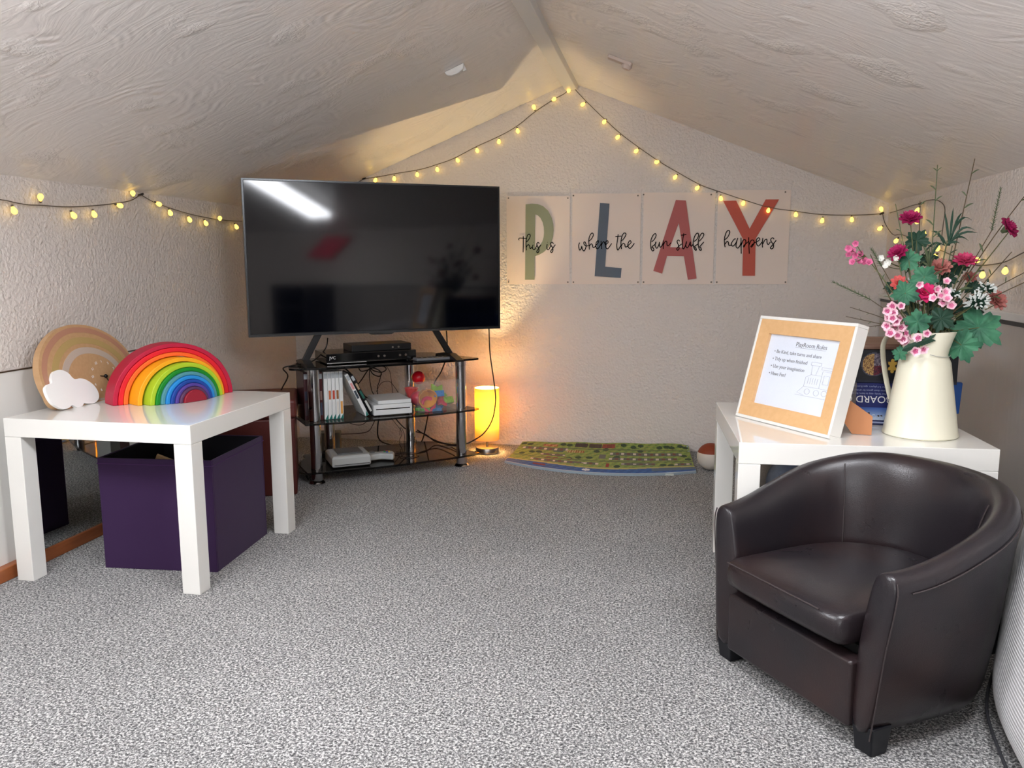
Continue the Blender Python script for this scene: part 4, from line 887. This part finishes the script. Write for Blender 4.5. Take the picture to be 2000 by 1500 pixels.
for k in range(4):
    a,b,c,d=o4[k],o4[(k+1)%4],i4[(k+1)%4],i4[k]
    g.add([(a[0],a[1],.0012),(b[0],b[1],.0012),(c[0],c[1],-.002),(d[0],d[1],-.002),(a[0],a[1],-.012),(b[0],b[1],-.012),(c[0],c[1],-.013),(d[0],d[1],-.013)],[(0,1,2,3),(7,6,5,4),(3,2,6,7),(0,4,5,1),(0,3,7,4),(1,5,6,2)])
g.build('wood_moulding',m_oak,t)
x0,x1,y0,y1=e+bw-.004,W-e-bw+.004,e+bw-.004,Hf-e-bw+.004
fbox('printed_sheet',[(x0,x1,y0,y1,-.0118,-.0105)],M('sheet_paper',(222,228,240),.5,bump=(10,.05,.001)))
w_=x1-x0; h_=y1-y0
def sx(u): return x0+w_*u
def sy(v): return y0+h_*v
mxt=fm@Matrix.Translation((0,0,-.0102*sgn))
if sgn<0: mxt=fm@Matrix.Translation((0,0,.0102))
m_txt=M('grey_black_print',(50,50,56),.6,bump=(50,.05,.0002))
text_obj('rules_text',[('PlayRoom Rules',sx(.40),sy(.855),.0160,'LEFT',0,0),
  ('\u2022 Be Kind, take turns and share',sx(.12),sy(.735),.0130,'LEFT',0,0),('\u2022 Tidy up when finished',sx(.12),sy(.635),.0130,'LEFT',0,0),('\u2022 Use your imagination',sx(.12),sy(.535),.0130,'LEFT',0,0),('\u2022 Have Fun!',sx(.12),sy(.435),.0130,'LEFT',0,0)],.0002,m_txt,t,mxt)
fbox('title_underline',[(sx(.40),sx(.40)+.102,sy(.838),sy(.838)+.0006,-.0104,-.0100)],m_txt)
g=MB(); 
def st(*pts): g.tube([F3(sx(a),sy(b),-.0102) for a,b in pts],.0004,5)
for c_x,c_y,r_ in ((.70,.30,.035),(.82,.30,.035),(.92,.31,.035)): st(*[(c_x+r_*math.cos(k*PI/6),c_y+r_*math.sin(k*PI/6)) for k in range(13)])
st((.64,.36),(.64,.48),(.70,.52),(.84,.52),(.84,.36),(.64,.36)); st((.84,.36),(.97,.36),(.97,.58),(.84,.58),(.84,.36)); st((.82,.60),(.99,.60),(.99,.63),(.82,.63),(.82,.60))
st((.70,.52),(.69,.64),(.78,.64),(.76,.52)); st((.67,.64),(.67,.68),(.80,.68),(.80,.64),(.67,.64)); st((.64,.36),(.57,.27),(.66,.25)); st((.87,.42),(.87,.53),(.94,.53),(.94,.42),(.87,.42))
for u_ in (.68,.71,.74,.77,.80): st((u_,.40),(u_,.48))
st((.55,.24),(.99,.24)); g.build('train_drawing',M('pale_grey_print',(150,155,165),.6,bump=(50,.05,.0002)),t)
glass_m=M('frame_glass',(250,252,255),.03,alpha=.10,spec=.6,bump=(1,.01,.001))
fbox('glazing',[(x0,x1,y0,y1,-.0092,-.0082)],glass_m)
fbox('back_board',[(.012,W-.012,.012,Hf-.012,-.033,-.029)],M('backing_board',(176,132,96),.7,bump=(60,.1,.0005)))
# strut: flat board hinged on back, reaching the table
bk=-nf
cx_=ex*(W*.62)
hinge=F3(W*.62,Hf*.62,-.035)
m_card=M('strut_board',(186,126,84),.65,bump=(90,.15,.0005))
g=MB(); foot=Vector((hinge.x,hinge.y,0))+bk*.075
P1=hinge; 
sd=ex*.0015
base1=Vector((foot.x,foot.y,.0005)); basein=F3(W*.62,.02,-.035); basein.z=.0005
pts=[hinge,hinge+bk*.035+Vector((0,0,-.02)),base1+bk*.02+Vector((0,0,.06)),base1+bk*.02,base1-bk*.045]
sdir=(ex*.75+bk*.66).normalized()   # strut turned so its face shows past the frame
P0=F3(W-.055,Hf*.40,-.035); fo=Vector((P0.x,P0.y,0))
A=[P0,fo+sdir*.02+Vector((0,0,P0.z-.005)),fo+sdir*.088+Vector((0,0,.045)),fo+sdir*.088+Vector((0,0,.0002)),fo+sdir*.045+Vector((0,0,.0002)),fo+sdir*.02+Vector((0,0,.035))]
nn_=sdir.cross(Vector((0,0,1))).normalized()*.0015
g.add([p-nn_ for p in A]+[p+nn_ for p in A],[(0,1,2,3,4,5),(11,10,9,8,7,6)]+[(i,(i+1)%6,(i+1)%6+6,i+6) for i in range(6)])
g.build('strut',m_card,t)

# ------------------------------------------------------------------ boxes stacked behind
bx0=atZ(1652,822,FT); 
ba=R(-4)
bP=Vector((.475,2.19,FT+.0005))
t=empty('board_game_box',bP,ba,'royal blue board game box lettered BOARD upside down behind the jug','game box')
BH,TH=.106,.082; BW_=.205; BD=.24
MB().box(0,BW_,0,BD,0,BH).build('box',M('navy_card',(20,30,92),.35,bump=(40,.05,.0005)),t,bevel=.0015)
def bg(u,v):
    random.seed(int(u*97)*31+int(v*61))
    if v<.05: return (20,26,70)
    if v<.08: return (150,160,190)
    if v<.12: return (22,28,76)
    if v<.42:
        k=(v-.12)/.30; c=(int(200-150*k),int(214-130*k),int(228-70*k))
        sky=.16+.05*math.sin(u*31)+.04*math.sin(u*77)
        for a,hh in ((.42,.32),(.44,.36),(.60,.30),(.66,.28),(.16,.3),(.3,.24),(.86,.34)):
            if abs(u-a)<.012: sky=max(sky,hh)
        if v<sky and v>.2: return (58,50,52)
        return c
    return (20,30,96)
raster('front_print',bg,90,50,lambda u,v:Vector((u*BW_,-.0006,v*BH)),vcol('box_print',.4),t)
wt=M('white_print',(235,235,235)); m_br=M('greyed_white_print',(150,158,190),.5,bump=(40,.02,.0005))
up_mx=frame_mx((0,-.0012,0),(1,0,0),(0,0,1))
text_obj('title',[('BOARD GAMES',.084,.0735,.0250,'LEFT',PI,0)],.0003,wt,t,up_mx)
text_obj('small_print',[('for 2-4 players  ages 8 and up',.066,.099,.0062,'LEFT',PI,0),('contains classic games for all the family',.078,.0895,.0062,'LEFT',PI,0),('Up to four family, easy to learn, fun to play',.086,.0810,.0062,'LEFT',PI,0)],.0002,m_br,t,up_mx)
text_obj('place_name',[('Scotland',.034,.0135,.020,'LEFT',0,.35)],.0003,M('pale_print',(190,200,214),.5,bump=(40,.02,.0005)),t,up_mx)
t2=empty('puzzle_box',bP+Vector((.0,.004,BH+.001)),ba+R(.5),'black jigsaw puzzle box with round picture stacked on the board game box','puzzle box')
MB().box(-.01,BW_,0,BD,0,TH).build('box',M('black_card',(14,16,24),.35,bump=(40,.05,.0005)),t2,bevel=.0015)
def pz2(u,v):
    x=(u*.24); y=v*TH
    if v<.16: return (24,30,52) if v<.06 else (16,18,30)
    d=math.hypot(x-.048,y-.046)
    if d<.027:
        n=math.sin(x*900+math.sin(y*700)*2)*math.sin(y*1100+x*400)
        if x<.048: return (196,158,96) if n>-.1 else (120,80,50)
        if y<.042: return (110,30,50) if n>0 else (60,24,40)
        return (150,140,150) if n>.1 else (84,74,92)
    if d<.030: return (70,70,86)
    return (14,17,27)
raster('front_print',pz2,120,44,lambda u,v:Vector((-.01+u*.24,-.0006,v*TH)),vcol('box_print',.4),t2)
# yellow jigsaw piece symbol
pc=[]
def arc(cx,cy,r,a0,a1,n=8): return [(cx+r*math.cos(a0+(a1-a0)*i/n),cy+r*math.sin(a0+(a1-a0)*i/n)) for i in range(n+1)]
s=.0105
pc=[(-s,-s)]+arc(0,-s-.003,.0042,R(140),R(400))+[(s,-s)]+arc(s-.001,0,.0036,R(-90),R(-270))+[(s,s)]+arc(0,s+.003,.0042,R(-40),R(220))+[(-s,s)]+arc(-s+.001,0,.0036,R(90),R(-90))
poly2d('jigsaw_symbol',[[(x+.081,y+.043) for x,y in pc]],.0003,M('golden_print',(206,166,70),.5,bump=(40,.02,.0005)),t2,up_mx)
tag(MB().box(0,.22,0,.22,0,.014).build('flat_box',M('brown_wood_card',(150,118,100),.5,var=(3,(110,72,56),(2,30,60)),bump=(40,.1,.0005)),None,bevel=.002,loc=bP+Vector((.0,.01,BH+TH+.002)),rot=(0,0,ba+R(2))),'flat wood patterned box on top of the jigsaw puzzle box','box')
pb=atZ(1868,825,FT)
t=empty('blue_packet',Vector((.738,2.40,FT+.0005)),R(-10),'bright blue packet standing behind the cream jug on the right table','packet')
MB().loft([[Vector((x,y,z)) for x,y in ((-.045-k,-.012),(.045+k,-.012),(.045+k,.012),(-.045-k,.012))] for z,k in ((0,0),(.06,.003),(.085,.004))]).build('packet_body',M('bright_blue_card',(24,96,186),.4,bump=(30,.1,.001)),t,bevel=.002)

# ------------------------------------------------------------------ cream enamel jug
JB=atZ(1796,848,FT); JB=Vector((JB.x,JB.y,FT+.0004))
vd=Vector((JB.x,JB.y,0)).normalized(); rt=Vector((vd.y,-vd.x,0))  # right as seen
t=empty('enamel_jug',JB,0,'cream enamel jug holding the artificial flowers on the right table','jug')
m_en=M('cream_enamel',(232,228,206),.28,spec=.5,bump=(3,.04,.002))
spd=(rt*.75-vd*.55).normalized()
sa=math.atan2(spd.y,spd.x)
def jring(r,z,spout=0,n=56):
    out=[]
    for k in range(n):
        a=2*PI*k/n; d=abs((a-sa+PI)%(2*PI)-PI); f=max(0,1-d/.9); rr_=r+spout*f*f*(3-2*f)
        out.append(Vector((rr_*math.cos(a),rr_*math.sin(a),z+spout*.25*f)))
    return out
outer=[(.081,0,0),(.084,.003,0),(.0815,.010,0),(.071,.08,0),(.060,.15,0),(.0565,.174,0),(.051,.186,0),(.0485,.192,.001),(.049,.205,.005),(.051,.225,.011),(.053,.245,.018)]
inner=[(.051,.245,.018),(.049,.225,.010),(.047,.205,.004),(.046,.19,0),(.053,.170,0),(.067,.08,0),(.077,.012,0)]
MB().loft([jring(*p) for p in outer+inner]).build('body',m_en,t,smooth=True)
hd=(-rt*.85+vd*.45).normalized()
hp=[hd*.052+Vector((0,0,.235)),hd*.085+Vector((0,0,.238)),hd*.105+Vector((0,0,.21)),hd*.103+Vector((0,0,.17)),hd*.092+Vector((0,0,.12)),hd*.078+Vector((0,0,.075))]
hp=cat(hp,6); sdv=hd.cross(Vector((0,0,1)))
rings=[]
for i,p in enumerate(hp):
    tn=(hp[min(i+1,len(hp)-1)]-hp[max(i-1,0)]).normalized(); nb=tn.cross(sdv).normalized()
    rings.append([p+sdv*.011*math.cos(a)+nb*.003*math.sin(a) for a in [k*PI/5 for k in range(10)]])
MB().loft(rings).build('handle',m_en,t,smooth=True)
MB().tube([Vector(((.0505+.0035)*math.cos(sa+d),(.0505+.0035)*math.sin(sa+d),.194-.010*math.cos(d*1.6)+.006)) for d in [(-1+.1*k)*.75 for k in range(21)]],.0007,6).build('spout_seam',M('enamel_seam',(150,150,146),.4,bump=(30,.1,.0005)),t,smooth=True)

# ------------------------------------------------------------------ artificial flowers: every stem a thing
JT=JB+Vector((0,0,.20))
dJ=(JB-O).dot(cf)
def fp(px,py,dd=0):      # point at the jug's distance (+dd metres further)
    v=(px-1000)/FPX*CR-(py-750)/FPX*CU+cf; return O+v*(dJ+dd)
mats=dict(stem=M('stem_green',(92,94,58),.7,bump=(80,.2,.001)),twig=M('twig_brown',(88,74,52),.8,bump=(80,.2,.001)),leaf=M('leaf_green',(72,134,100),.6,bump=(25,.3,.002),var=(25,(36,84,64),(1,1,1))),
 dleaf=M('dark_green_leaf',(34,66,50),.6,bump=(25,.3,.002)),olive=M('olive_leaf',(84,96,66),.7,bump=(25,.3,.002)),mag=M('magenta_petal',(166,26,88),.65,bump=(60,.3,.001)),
 pink=M('pink_petal',(222,120,160),.65,bump=(60,.3,.001)),pale=M('pale_pink_petal',(244,206,216),.65,bump=(60,.3,.001)),salm=M('salmon_petal',(196,124,116),.7,bump=(60,.3,.001)),coral=M('coral_petal',(216,100,96),.65,bump=(60,.3,.001)),
 white=M('white_petal',(232,232,224),.65,bump=(60,.3,.001)),frost=M('frosted_white',(226,230,226),.7,bump=(60,.3,.001)),deep=M('deep_pink_petal',(186,80,124),.65,bump=(60,.3,.001)),yel=M('yellow_green_centre',(200,184,96),.7,bump=(60,.3,.001)))
def stem(root,px,py,dd,mat,r=.0016,bow=0,name='stem',extra=None):
    end=fp(px,py,dd); a=random.random()*2*PI; rr_=.02*random.random()
    lo=JB+Vector((rr_*math.cos(a)*.6,rr_*math.sin(a)*.6,.03)); th=JB+Vector((rr_*math.cos(a),rr_*math.sin(a),.24))
    d=(end-th); thr=th+Vector((d.x,d.y,0)).normalized()*min(.022,Vector((d.x,d.y,0)).length*.4) if d.length>1e-6 else th
    mid=thr.lerp(end,.5)+Vector((0,0,bow)); pts=cat([lo,thr,mid,end],8)
    MB().tube([p-JB for p in pts],[r*(1.25-.6*i/len(pts)) for i in range(len(pts))],6).build(name,mat,root,smooth=True)
    return pts
def root(name,label,cat_,group=None): return empty(name,JB,0,label,cat_,group)
def petals(g,c,axis,n,L,wd,open_,curl=.3,mi=0,rot0=0,thick=.0006):
    ax=Vector(axis).normalized(); u=ax.orthogonal().normalized(); v=ax.cross(u)
    for k in range(n):
        a=rot0+2*PI*k/n+random.uniform(-.1,.1); dr=(u*math.cos(a)+v*math.sin(a)); sd=ax.cross(dr)
        vs=[]; 
        for i in range(5):
            s=i/4; wv=wd*math.sin(PI*min(1,.12+s*.82))**.7; p=c+dr*(L*s*math.sin(open_)+.0)+ax*(L*s*math.cos(open_)-curl*L*s*s*.6)
            for j in (-1,-.5,0,.5,1): vs.append(p+sd*wv*j*.5+ax*(abs(j)*wd*.18*(1 if i<4 else 1.4))+Vector((0,0,random.uniform(-.0006,.0006))))
        n0=len(vs); vs+= [q-ax*thick for q in vs]; fs=[]
        for i in range(4):
            for j in range(4): b=i*5+j; fs.append((b,b+1,b+6,b+5)); fs.append((b+n0,b+5+n0,b+6+n0,b+1+n0))
        bd=[0,1,2,3,4,9,14,19,24,23,22,21,20,15,10,5]
        for x,y in zip(bd,bd[1:]+bd[:1]): fs.append((x,y,y+n0,x+n0))
        g.add(vs,fs,mi)
toC=lambda p:(O-p).normalized()
random.seed(21)
def carnation(label,px,py,dd,s,mat,tiltv=(0,0,0)):
    r=root('carnation',label,'flower','carnations in the jug'); pts=stem(r,px,py+s*300,dd,mats['stem'])
    c=fp(px,py,dd)-JB; ax=(Vector((0,0,1))*.5+toC(c+JB)*.6+Vector(tiltv)).normalized()
    g=MB()
    for i,(n,L,o_) in enumerate(((4,.45,.25),(6,.7,.6),(8,.9,1.0),(9,1.0,1.35))): petals(g,c-ax*s*.35,ax,n,s*L*1.25,s*.75,o_,.15,0,i)
    g.build('bloom',mat,r,smooth=True)
    MB().tube([c-ax*s*.95,c-ax*s*.55,c-ax*s*.2],[s*.18,s*.34,s*.42],10).build('calyx',mats['olive'],r,smooth=True)
def blossom(g,c,ax,s,petal_mi,center_mi):
    petals(g,c,ax,5,s,s*.95,1.05,.1,petal_mi,random.random()*6); petals(g,c+ax*s*.06,ax,5,s*.55,s*.5,1.1,.1,center_mi,random.random()*6)
def cluster(label,px,py,dd,pts2,s,pm,cm,group='clusters of small blossoms in the jug',bow=0):
    r=root('blossom_spray',label,'flower',group); pts=stem(r,px,py,dd,mats['stem'],bow=bow); e=pts[-1]
    for (x,y) in pts2:
        c=fp(x,y,dd-.012+random.uniform(-.015,.015)); b=MB(); 
        MB().tube(cat([e-JB,(e.lerp(c,.5)+Vector((0,0,-.003)))-JB,c-JB],4),.0009,5).build('stalk',mats['stem'],r,smooth=True)
        ax=(toC(c)+Vector((random.uniform(-.5,.5),random.uniform(-.3,.3),random.uniform(-.3,.5)))).normalized()
        blossom(b,c-JB,ax,s*random.uniform(.85,1.1),0,1); b.build('blossom',[mats[pm],mats[cm]],r,smooth=True)
def lobed(label,px,py,dd,s,face,mat='leaf',rot=0,lobes=5,stembow=0):
    r=root('lobed_leaf',label,'leaf','broad lobed leaves round the jug'); pts=stem(r,px,py,dd,mats['stem'],.0014,bow=stembow)
    c=fp(px,py,dd)-JB; n=(toC(c+JB)+Vector(face)).normalized(); u=n.orthogonal().normalized(); v=n.cross(u)
    k=60; rim=[];
    for i in range(k):
        a=2*PI*i/k+rot; rr_=s*(.80+.13*math.cos(lobes*(a-rot))+.09*math.cos(lobes*3*(a-rot))); 
        rim.append(c+(u*math.cos(a)+v*math.sin(a))*rr_-n*(s*.22*(rr_/s)**2)+n*s*.06*math.sin(lobes*2*a))
    midr=[c+(p-c)*.5+n*s*.06*(1 if i%12<6 else -.3) for i,p in enumerate(rim)]
    vs=[c]+midr+rim; vs2=[p-n*.0008 for p in vs]; N=len(vs); fs=[]
    for i in range(k):
        j=(i+1)%k; fs.append((0,1+i,1+j)); fs.append((1+i,1+k+i,1+k+j,1+j)); fs.append((N,N+1+j,N+1+i)); fs.append((N+1+i,N+1+j,N+1+k+j,N+1+k+i)); fs.append((1+k+i,1+k+i+N,1+k+j+N,1+k+j))
    MB().add(vs+vs2,fs).build('leaf_blade',mats[mat],r,smooth=True)
def strap(g,a,b,wd,up_=Vector((0,0,1)),bend=.2,mi=0):
    d=(b-a); L=d.length; sd=d.cross(O-(a+JB)).normalized(); n=sd.cross(d).normalized(); pts=[]
    vs=[]
    for i in range(7):
        s=i/6; p=a.lerp(b,s)+Vector((0,0,1))*bend*L*math.sin(PI*s); w2=wd*math.sin(PI*(.1+.88*s))
        vs+=[p-sd*w2/2,p+n*wd*.15,p+sd*w2/2,p-n*wd*.12]
    fs=[]
    for i in range(6):
        for j in range(4): fs.append((i*4+j,i*4+(j+1)%4,(i+1)*4+(j+1)%4,(i+1)*4+j))
    fs.append((3,2,1,0)); fs.append((24,25,26,27)); g.add(vs,fs,mi)
def twig(label,px,py,dd,leaves,mat='twig',lm='olive',r=.0014,bow=0,name='leafy_twig',via=None):
    rt_=root(name,label,'twig','long bare twigs in the jug'); pts=stem(rt_,px,py,dd,mats[mat],r,bow=bow)
    if via: pass
    N=len(pts)
    for (s,side,L) in leaves:
        g=MB(); i=min(N-2,int(s*(N-1))); a=pts[i]-JB; dirn=(pts[i+1]-pts[i]).normalized(); sdv=dirn.cross(toC(pts[i])).normalized()*side
        b=a+(dirn*.65+sdv*.75).normalized()*L; strap(g,a,b,L*.17,bend=.12); g.build('leaf',mats[lm],rt_,smooth=True)
def spike(label,x0,y0,x1,y1,dd,col='olive'):
    rt_=root('seed_spike',label,'dried spike','feathery spikes in the jug'); pts=stem(rt_,x0,y0,dd,mats['twig'],.0013)
    a=fp(x0,y0,dd)-JB; b=fp(x1,y1,dd)-JB; MB().tube([a,b],[.0014,.0007],6).build('spike_core',mats[col],rt_)
    g=MB(); n=46; d=(b-a).normalized(); u=d.orthogonal().normalized(); v=d.cross(u)
    for i in range(n):
        s=i/n; p=a.lerp(b,s); an=i*2.4; q=p+(u*math.cos(an)+v*math.sin(an))*(.008*(1-.5*s))+d*.006; g.tube([p,q],[.0009,.0003],4)
    g.build('bristles',mats[col],rt_)
# carnations
carnation('magenta carnation beside the upper left fairy bulbs',1778,424,.0,.022,mats['mag'],(0,0,.3))
carnation('dark magenta carnation at the left above the frosted sprig',1752,492,-.01,.020,mats['mag'],(-.4,0,.1))
carnation('magenta carnation on the far right leaning outwards',1973,443,.0,.023,mats['mag'],(.9,0,.1))
carnation('rose carnation near the middle right of the bouquet',1885,506,-.02,.022,M('rose_petal',(196,60,104),.65,bump=(60,.3,.001)),(.1,0,.4))
carnation('bright pink open flower in the centre of the bouquet',1806,570,-.05,.022,M('bright_pink_petal',(226,50,120),.65,bump=(60,.3,.001)),(0,-.4,0))
carnation('faded salmon bloom in the upper middle of the bouquet',1836,520,.0,.023,mats['salm'],(0,0,.2))
carnation('coral rosebud at the left edge of the bouquet',1755,551,-.02,.016,mats['coral'],(-.2,-.3,0))
carnation('faded pink bloom hanging out at the right near the wall strip',1950,585,.02,.022,mats['salm'],(.5,0,-.2))
carnation('small dusty pink bloom behind the rose carnation',1895,540,.03,.014,mats['salm'])
# blossom clusters
cluster('pink blossom spray reaching out furthest left',1690,500,.0,[(1672,476),(1664,490),(1659,498),(1672,500),(1681,497),(1666,512),(1677,512),(1688,511),(1658,485),(1697,513)],.0105,'pink','deep',bow=.01)
cluster('large pink and white blossom spray over the jug left side',1765,640,-.05,[(1744,598),(1760,598),(1733,607),(1744,612),(1736,622),(1758,622),(1733,636),(1748,640),(1759,639),(1769,633),(1732,642),(1739,652),(1753,655),(1770,652),(1781,654),(1764,662),(1769,668),(1744,622),(1750,628)],.0125,'pale','deep')
cluster('pale pink blossom spray right of the central pink flower',1838,588,-.06,[(1830,565),(1824,582),(1838,578),(1846,571),(1842,590),(1850,584),(1849,550),(1858,598),(1795,555)],.012,'pale','pink')
cluster('small blossoms drooping over the jug rim',1800,672,-.085,[(1811,651),(1795,661),(1803,682),(1787,686)],.012,'pale','deep')
cluster('white blossom sprig left of the rose carnation',1775,525,.01,[(1722,505),(1735,512),(1748,505),(1780,545),(1730,520)],.009,'white','white')
# green leaves
lobed('large bright green lobed leaf drooping right of the jug rim',1912,640,-.06,.060,(.2,0,.35),rot=.4)
lobed('green lobed leaf lowest at the right shoulder of the jug',1878,674,-.07,.044,(0,0,.1),rot=1.2)
lobed('green lobed leaf highest, left of the faded salmon bloom',1775,508,-.02,.030,(-.3,0,.3),rot=.2)
lobed('bluish green leaf beside the magenta carnation',1790,470,.0,.032,(-.2,0,.3),'dleaf',rot=.9)
lobed('green lobed leaf just above the bright pink flower',1805,540,-.04,.034,(0,0,.3),rot=2)
lobed('green lobed leaf left of the bright pink flower',1768,572,-.05,.036,(-.3,0,.2),rot=.7)
lobed('green lobed leaf in the middle over the jug mouth',1792,628,-.07,.034,(0,0,.3),'leaf',rot=1.5)
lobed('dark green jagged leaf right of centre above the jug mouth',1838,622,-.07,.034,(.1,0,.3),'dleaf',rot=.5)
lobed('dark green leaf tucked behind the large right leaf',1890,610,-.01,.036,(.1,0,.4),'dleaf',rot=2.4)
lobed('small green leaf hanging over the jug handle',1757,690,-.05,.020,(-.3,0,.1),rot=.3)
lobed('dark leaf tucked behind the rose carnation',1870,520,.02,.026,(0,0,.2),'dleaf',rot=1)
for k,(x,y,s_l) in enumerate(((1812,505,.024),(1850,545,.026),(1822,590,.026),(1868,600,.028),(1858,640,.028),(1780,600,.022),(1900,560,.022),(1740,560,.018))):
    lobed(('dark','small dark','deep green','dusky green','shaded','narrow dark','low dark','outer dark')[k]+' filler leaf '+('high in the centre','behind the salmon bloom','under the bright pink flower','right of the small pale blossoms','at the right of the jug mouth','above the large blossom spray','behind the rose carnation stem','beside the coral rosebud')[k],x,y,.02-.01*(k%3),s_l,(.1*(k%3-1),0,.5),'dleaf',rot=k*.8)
for k,(x,y,xl) in enumerate(((1760,470,'left'),(1860,480,'middle'),(1915,520,'right'))):
    twig('leafy olive filler twig in the %s of the bouquet'%xl,x,y,.02,[(.35,1,.03),(.45,-1,.03),(.55,1,.028),(.65,-1,.028),(.75,1,.024),(.85,-1,.022),(.95,1,.018)],'olive','dleaf')
# fern leaf over the jug lip
r=root('fern_sprig','dark green fern sprig lying across the front of the jug neck','fern'); stem(r,1770,682,-.085,mats['stem'])
g=MB(); a=fp(1762,684,-.088)-JB; b=fp(1820,662,-.09)-JB; MB().tube([a,b],.0009,5).build('midrib',mats['dleaf'],r)
for i in range(12):
    s=i/12; p=a.lerp(b,s); 
    for sg in (-1,1): strap(g,p,p+(b-a).normalized()*.016+Vector((0,0,1))*sg*.008,.005,bend=.02)
g.build('leaflets',mats['dleaf'],r,smooth=True)
# frosted pine sprigs
def frosted(label,px,py,dd,s,n,seed):
    random.seed(seed); r=root('frosted_sprig',label,'sprig','white tipped sprigs in the jug'); stem(r,px,py,dd,mats['stem']); c=fp(px,py,dd)-JB
    g=MB(); 
    for i in range(n):
        a=random.random()*2*PI; z=random.uniform(-.5,1); d=Vector((math.cos(a)*math.sqrt(1-z*z*.9),math.sin(a)*math.sqrt(1-z*z*.9)*.7-.3,z)).normalized(); L=s*random.uniform(.7,1.05)
        q=c+d*L; m_=c+d*L*.7; g.tube([c,m_],[.0022,.0022],5,0); g.tube([m_,q],[.0026,.0014],5,1 if i%5 else 0)
    g.build('needles',[mats['dleaf'],mats['frost']],r,smooth=True)
frosted('frosted white tipped sprig above the large right leaf',1908,592,-.05,.030,60,5)
frosted('second frosted sprig just right of and above the first',1928,565,-.02,.024,40,6)
frosted('small white tipped sprig in front of the salmon bloom',1862,575,-.04,.018,26,7)
# twigs and spikes
twig('tallest leafy twig standing at the top centre',1831,322,.0,[(.45,1,.03),(.5,-1,.03),(.58,1,.035),(.62,-1,.03),(.72,1,.026),(.76,-1,.024),(.85,1,.02),(.9,-1,.018),(.97,1,.014),(.99,-1,.014)],'olive')
twig('tall thin twig leaning right to the highest point',1904,310,.02,[(.45,-1,.03),(.62,1,.02),(.68,-1,.02),(.82,1,.024),(.84,-1,.018),(.93,1,.02)],'twig',bow=.0)
twig('long twig reaching right across the ceiling line',2010,371,.02,[(.5,1,.035),(.66,1,.022),(.69,-1,.026),(.8,1,.018),(.92,1,.022)],bow=.02)
twig('twig ending in a bud right of the upper carnation',1797,392,.03,[(.7,1,.018),(.9,-1,.02),(.96,1,.018),(.6,-1,.02)])
twig('twig with narrow tip left of the upper magenta carnation',1749,398,.01,[(.6,-1,.02),(.7,-1,.02),(.75,1,.018),(.86,-1,.014)],'olive')
twig('thin twig pointing to the right edge below the far right bulbs',2005,530,.0,[(.7,1,.02),(.85,-1,.016)],bow=.01)
twig('short straight twig rising behind the lower right bulb',1976,492,.02,[(.7,1,.02),(.8,-1,.018)])
twig('lowest right twig running out over the frosted sprigs',2008,548,-.01,[(.75,1,.018)],bow=.008)
twig('long twig running left to the outer blossom spray',1700,497,.01,[(.8,1,.016),(.7,-1,.015)],bow=-.01)
twig('bare budded twig pointing left, upper of two',1660,600,.0,[(.7,1,.008),(.8,-1,.008),(.9,1,.006)],r=.0011,bow=.005)
twig('bare budded twig pointing left, lower of two',1652,618,.0,[(.7,1,.008),(.78,-1,.01),(.86,1,.006)],r=.0011,bow=.002)
twig('short bare twig angled down to the left by the frame',1698,638,-.01,[(.8,1,.006),(.9,-1,.006)],r=.0012,bow=.012)
# arching grass tufts
r=root('grass_tuft','arching dark bladed grass tuft in the upper middle','grass'); stem(r,1850,470,.0,mats['olive'],.002)
g=MB(); 
for (x,y,bd) in ((1818,452,.25),(1828,462,.3),(1880,415,.2),(1898,430,.35),(1905,450,.35),(1862,405,.1),(1845,412,.05),(1892,470,.3),(1800,500,.3),(1815,515,.3),(1910,455,.2),(1875,475,.2)):
    strap(g,fp(1850+random.uniform(-5,5),480,0)-JB,fp(x,y,random.uniform(-.03,.03))-JB,.0055,bend=bd)
g.build('blades',mats['dleaf'],r,smooth=True)
r=root('grass_tuft','finer arching grass tuft left of the upper middle','grass'); stem(r,1812,520,.0,mats['olive'],.0016); g=MB()
for (x,y) in ((1800,475),(1808,482),(1815,480),(1822,490),(1826,500),(1805,500),(1830,470)): strap(g,fp(1815,525,0)-JB,fp(x,y,random.uniform(-.02,.02))-JB,.0035,bend=.15)
g.build('blades',mats['olive'],r,smooth=True)
spike('feathery green spike standing right of centre',1937,450,1955,366,.02); spike('feathery spike pointing far left',1700,585,1626,550,.0); spike('short feathery spike left of the frosted sprig',1722,520,1702,486,.0)
# tangle of plain stems in the jug mouth
for k,(x,y) in enumerate(((1815,600),(1830,610),(1845,615),(1856,590),(1870,560),(1800,600),(1880,540),(1820,560))):
    r=root('flower_stem','bare brown stem standing in the mouth of the jug','stem','bare stems in the jug mouth'); stem(r,x,y,-.01+.004*k,mats['stem'] if k%2 else mats['twig'],.0018)

# ------------------------------------------------------------------ seen only in the television's reflection (beside the viewer)
tag(MB().prism([(.50,.90),(.77,.885),(.99,1.045),(.73,1.055)],XR-.03,XR-.003,axis='x').build('red_canvas',M('red_canvas',(250,84,110),.5,bump=(60,.1,.001)),bevel=.003),'slanted red canvas on the right wall beside the viewer, mirrored in the television','canvas')
t=empty('bookcase',(XR-.16,.60,0),0,'dark low bookcase against the right wall, dimly mirrored in the television','bookcase')
g=MB().box(-.14,.15,-.19,.19,0,.02).box(-.14,.15,-.19,.19,.68,.70).box(-.14,.15,-.19,-.17,.02,.68).box(-.14,.15,.17,.19,.02,.68).box(.13,.15,-.17,.17,.02,.68); g.build('carcass',M('dark_wood',(40,34,34),.4,bump=(60,.1,.001)),t)
for z in (.27,.52): MB().box(-.13,.13,-.169,.169,z,z+.018).build('shelf',M('dark_wood',(40,34,34)),t)
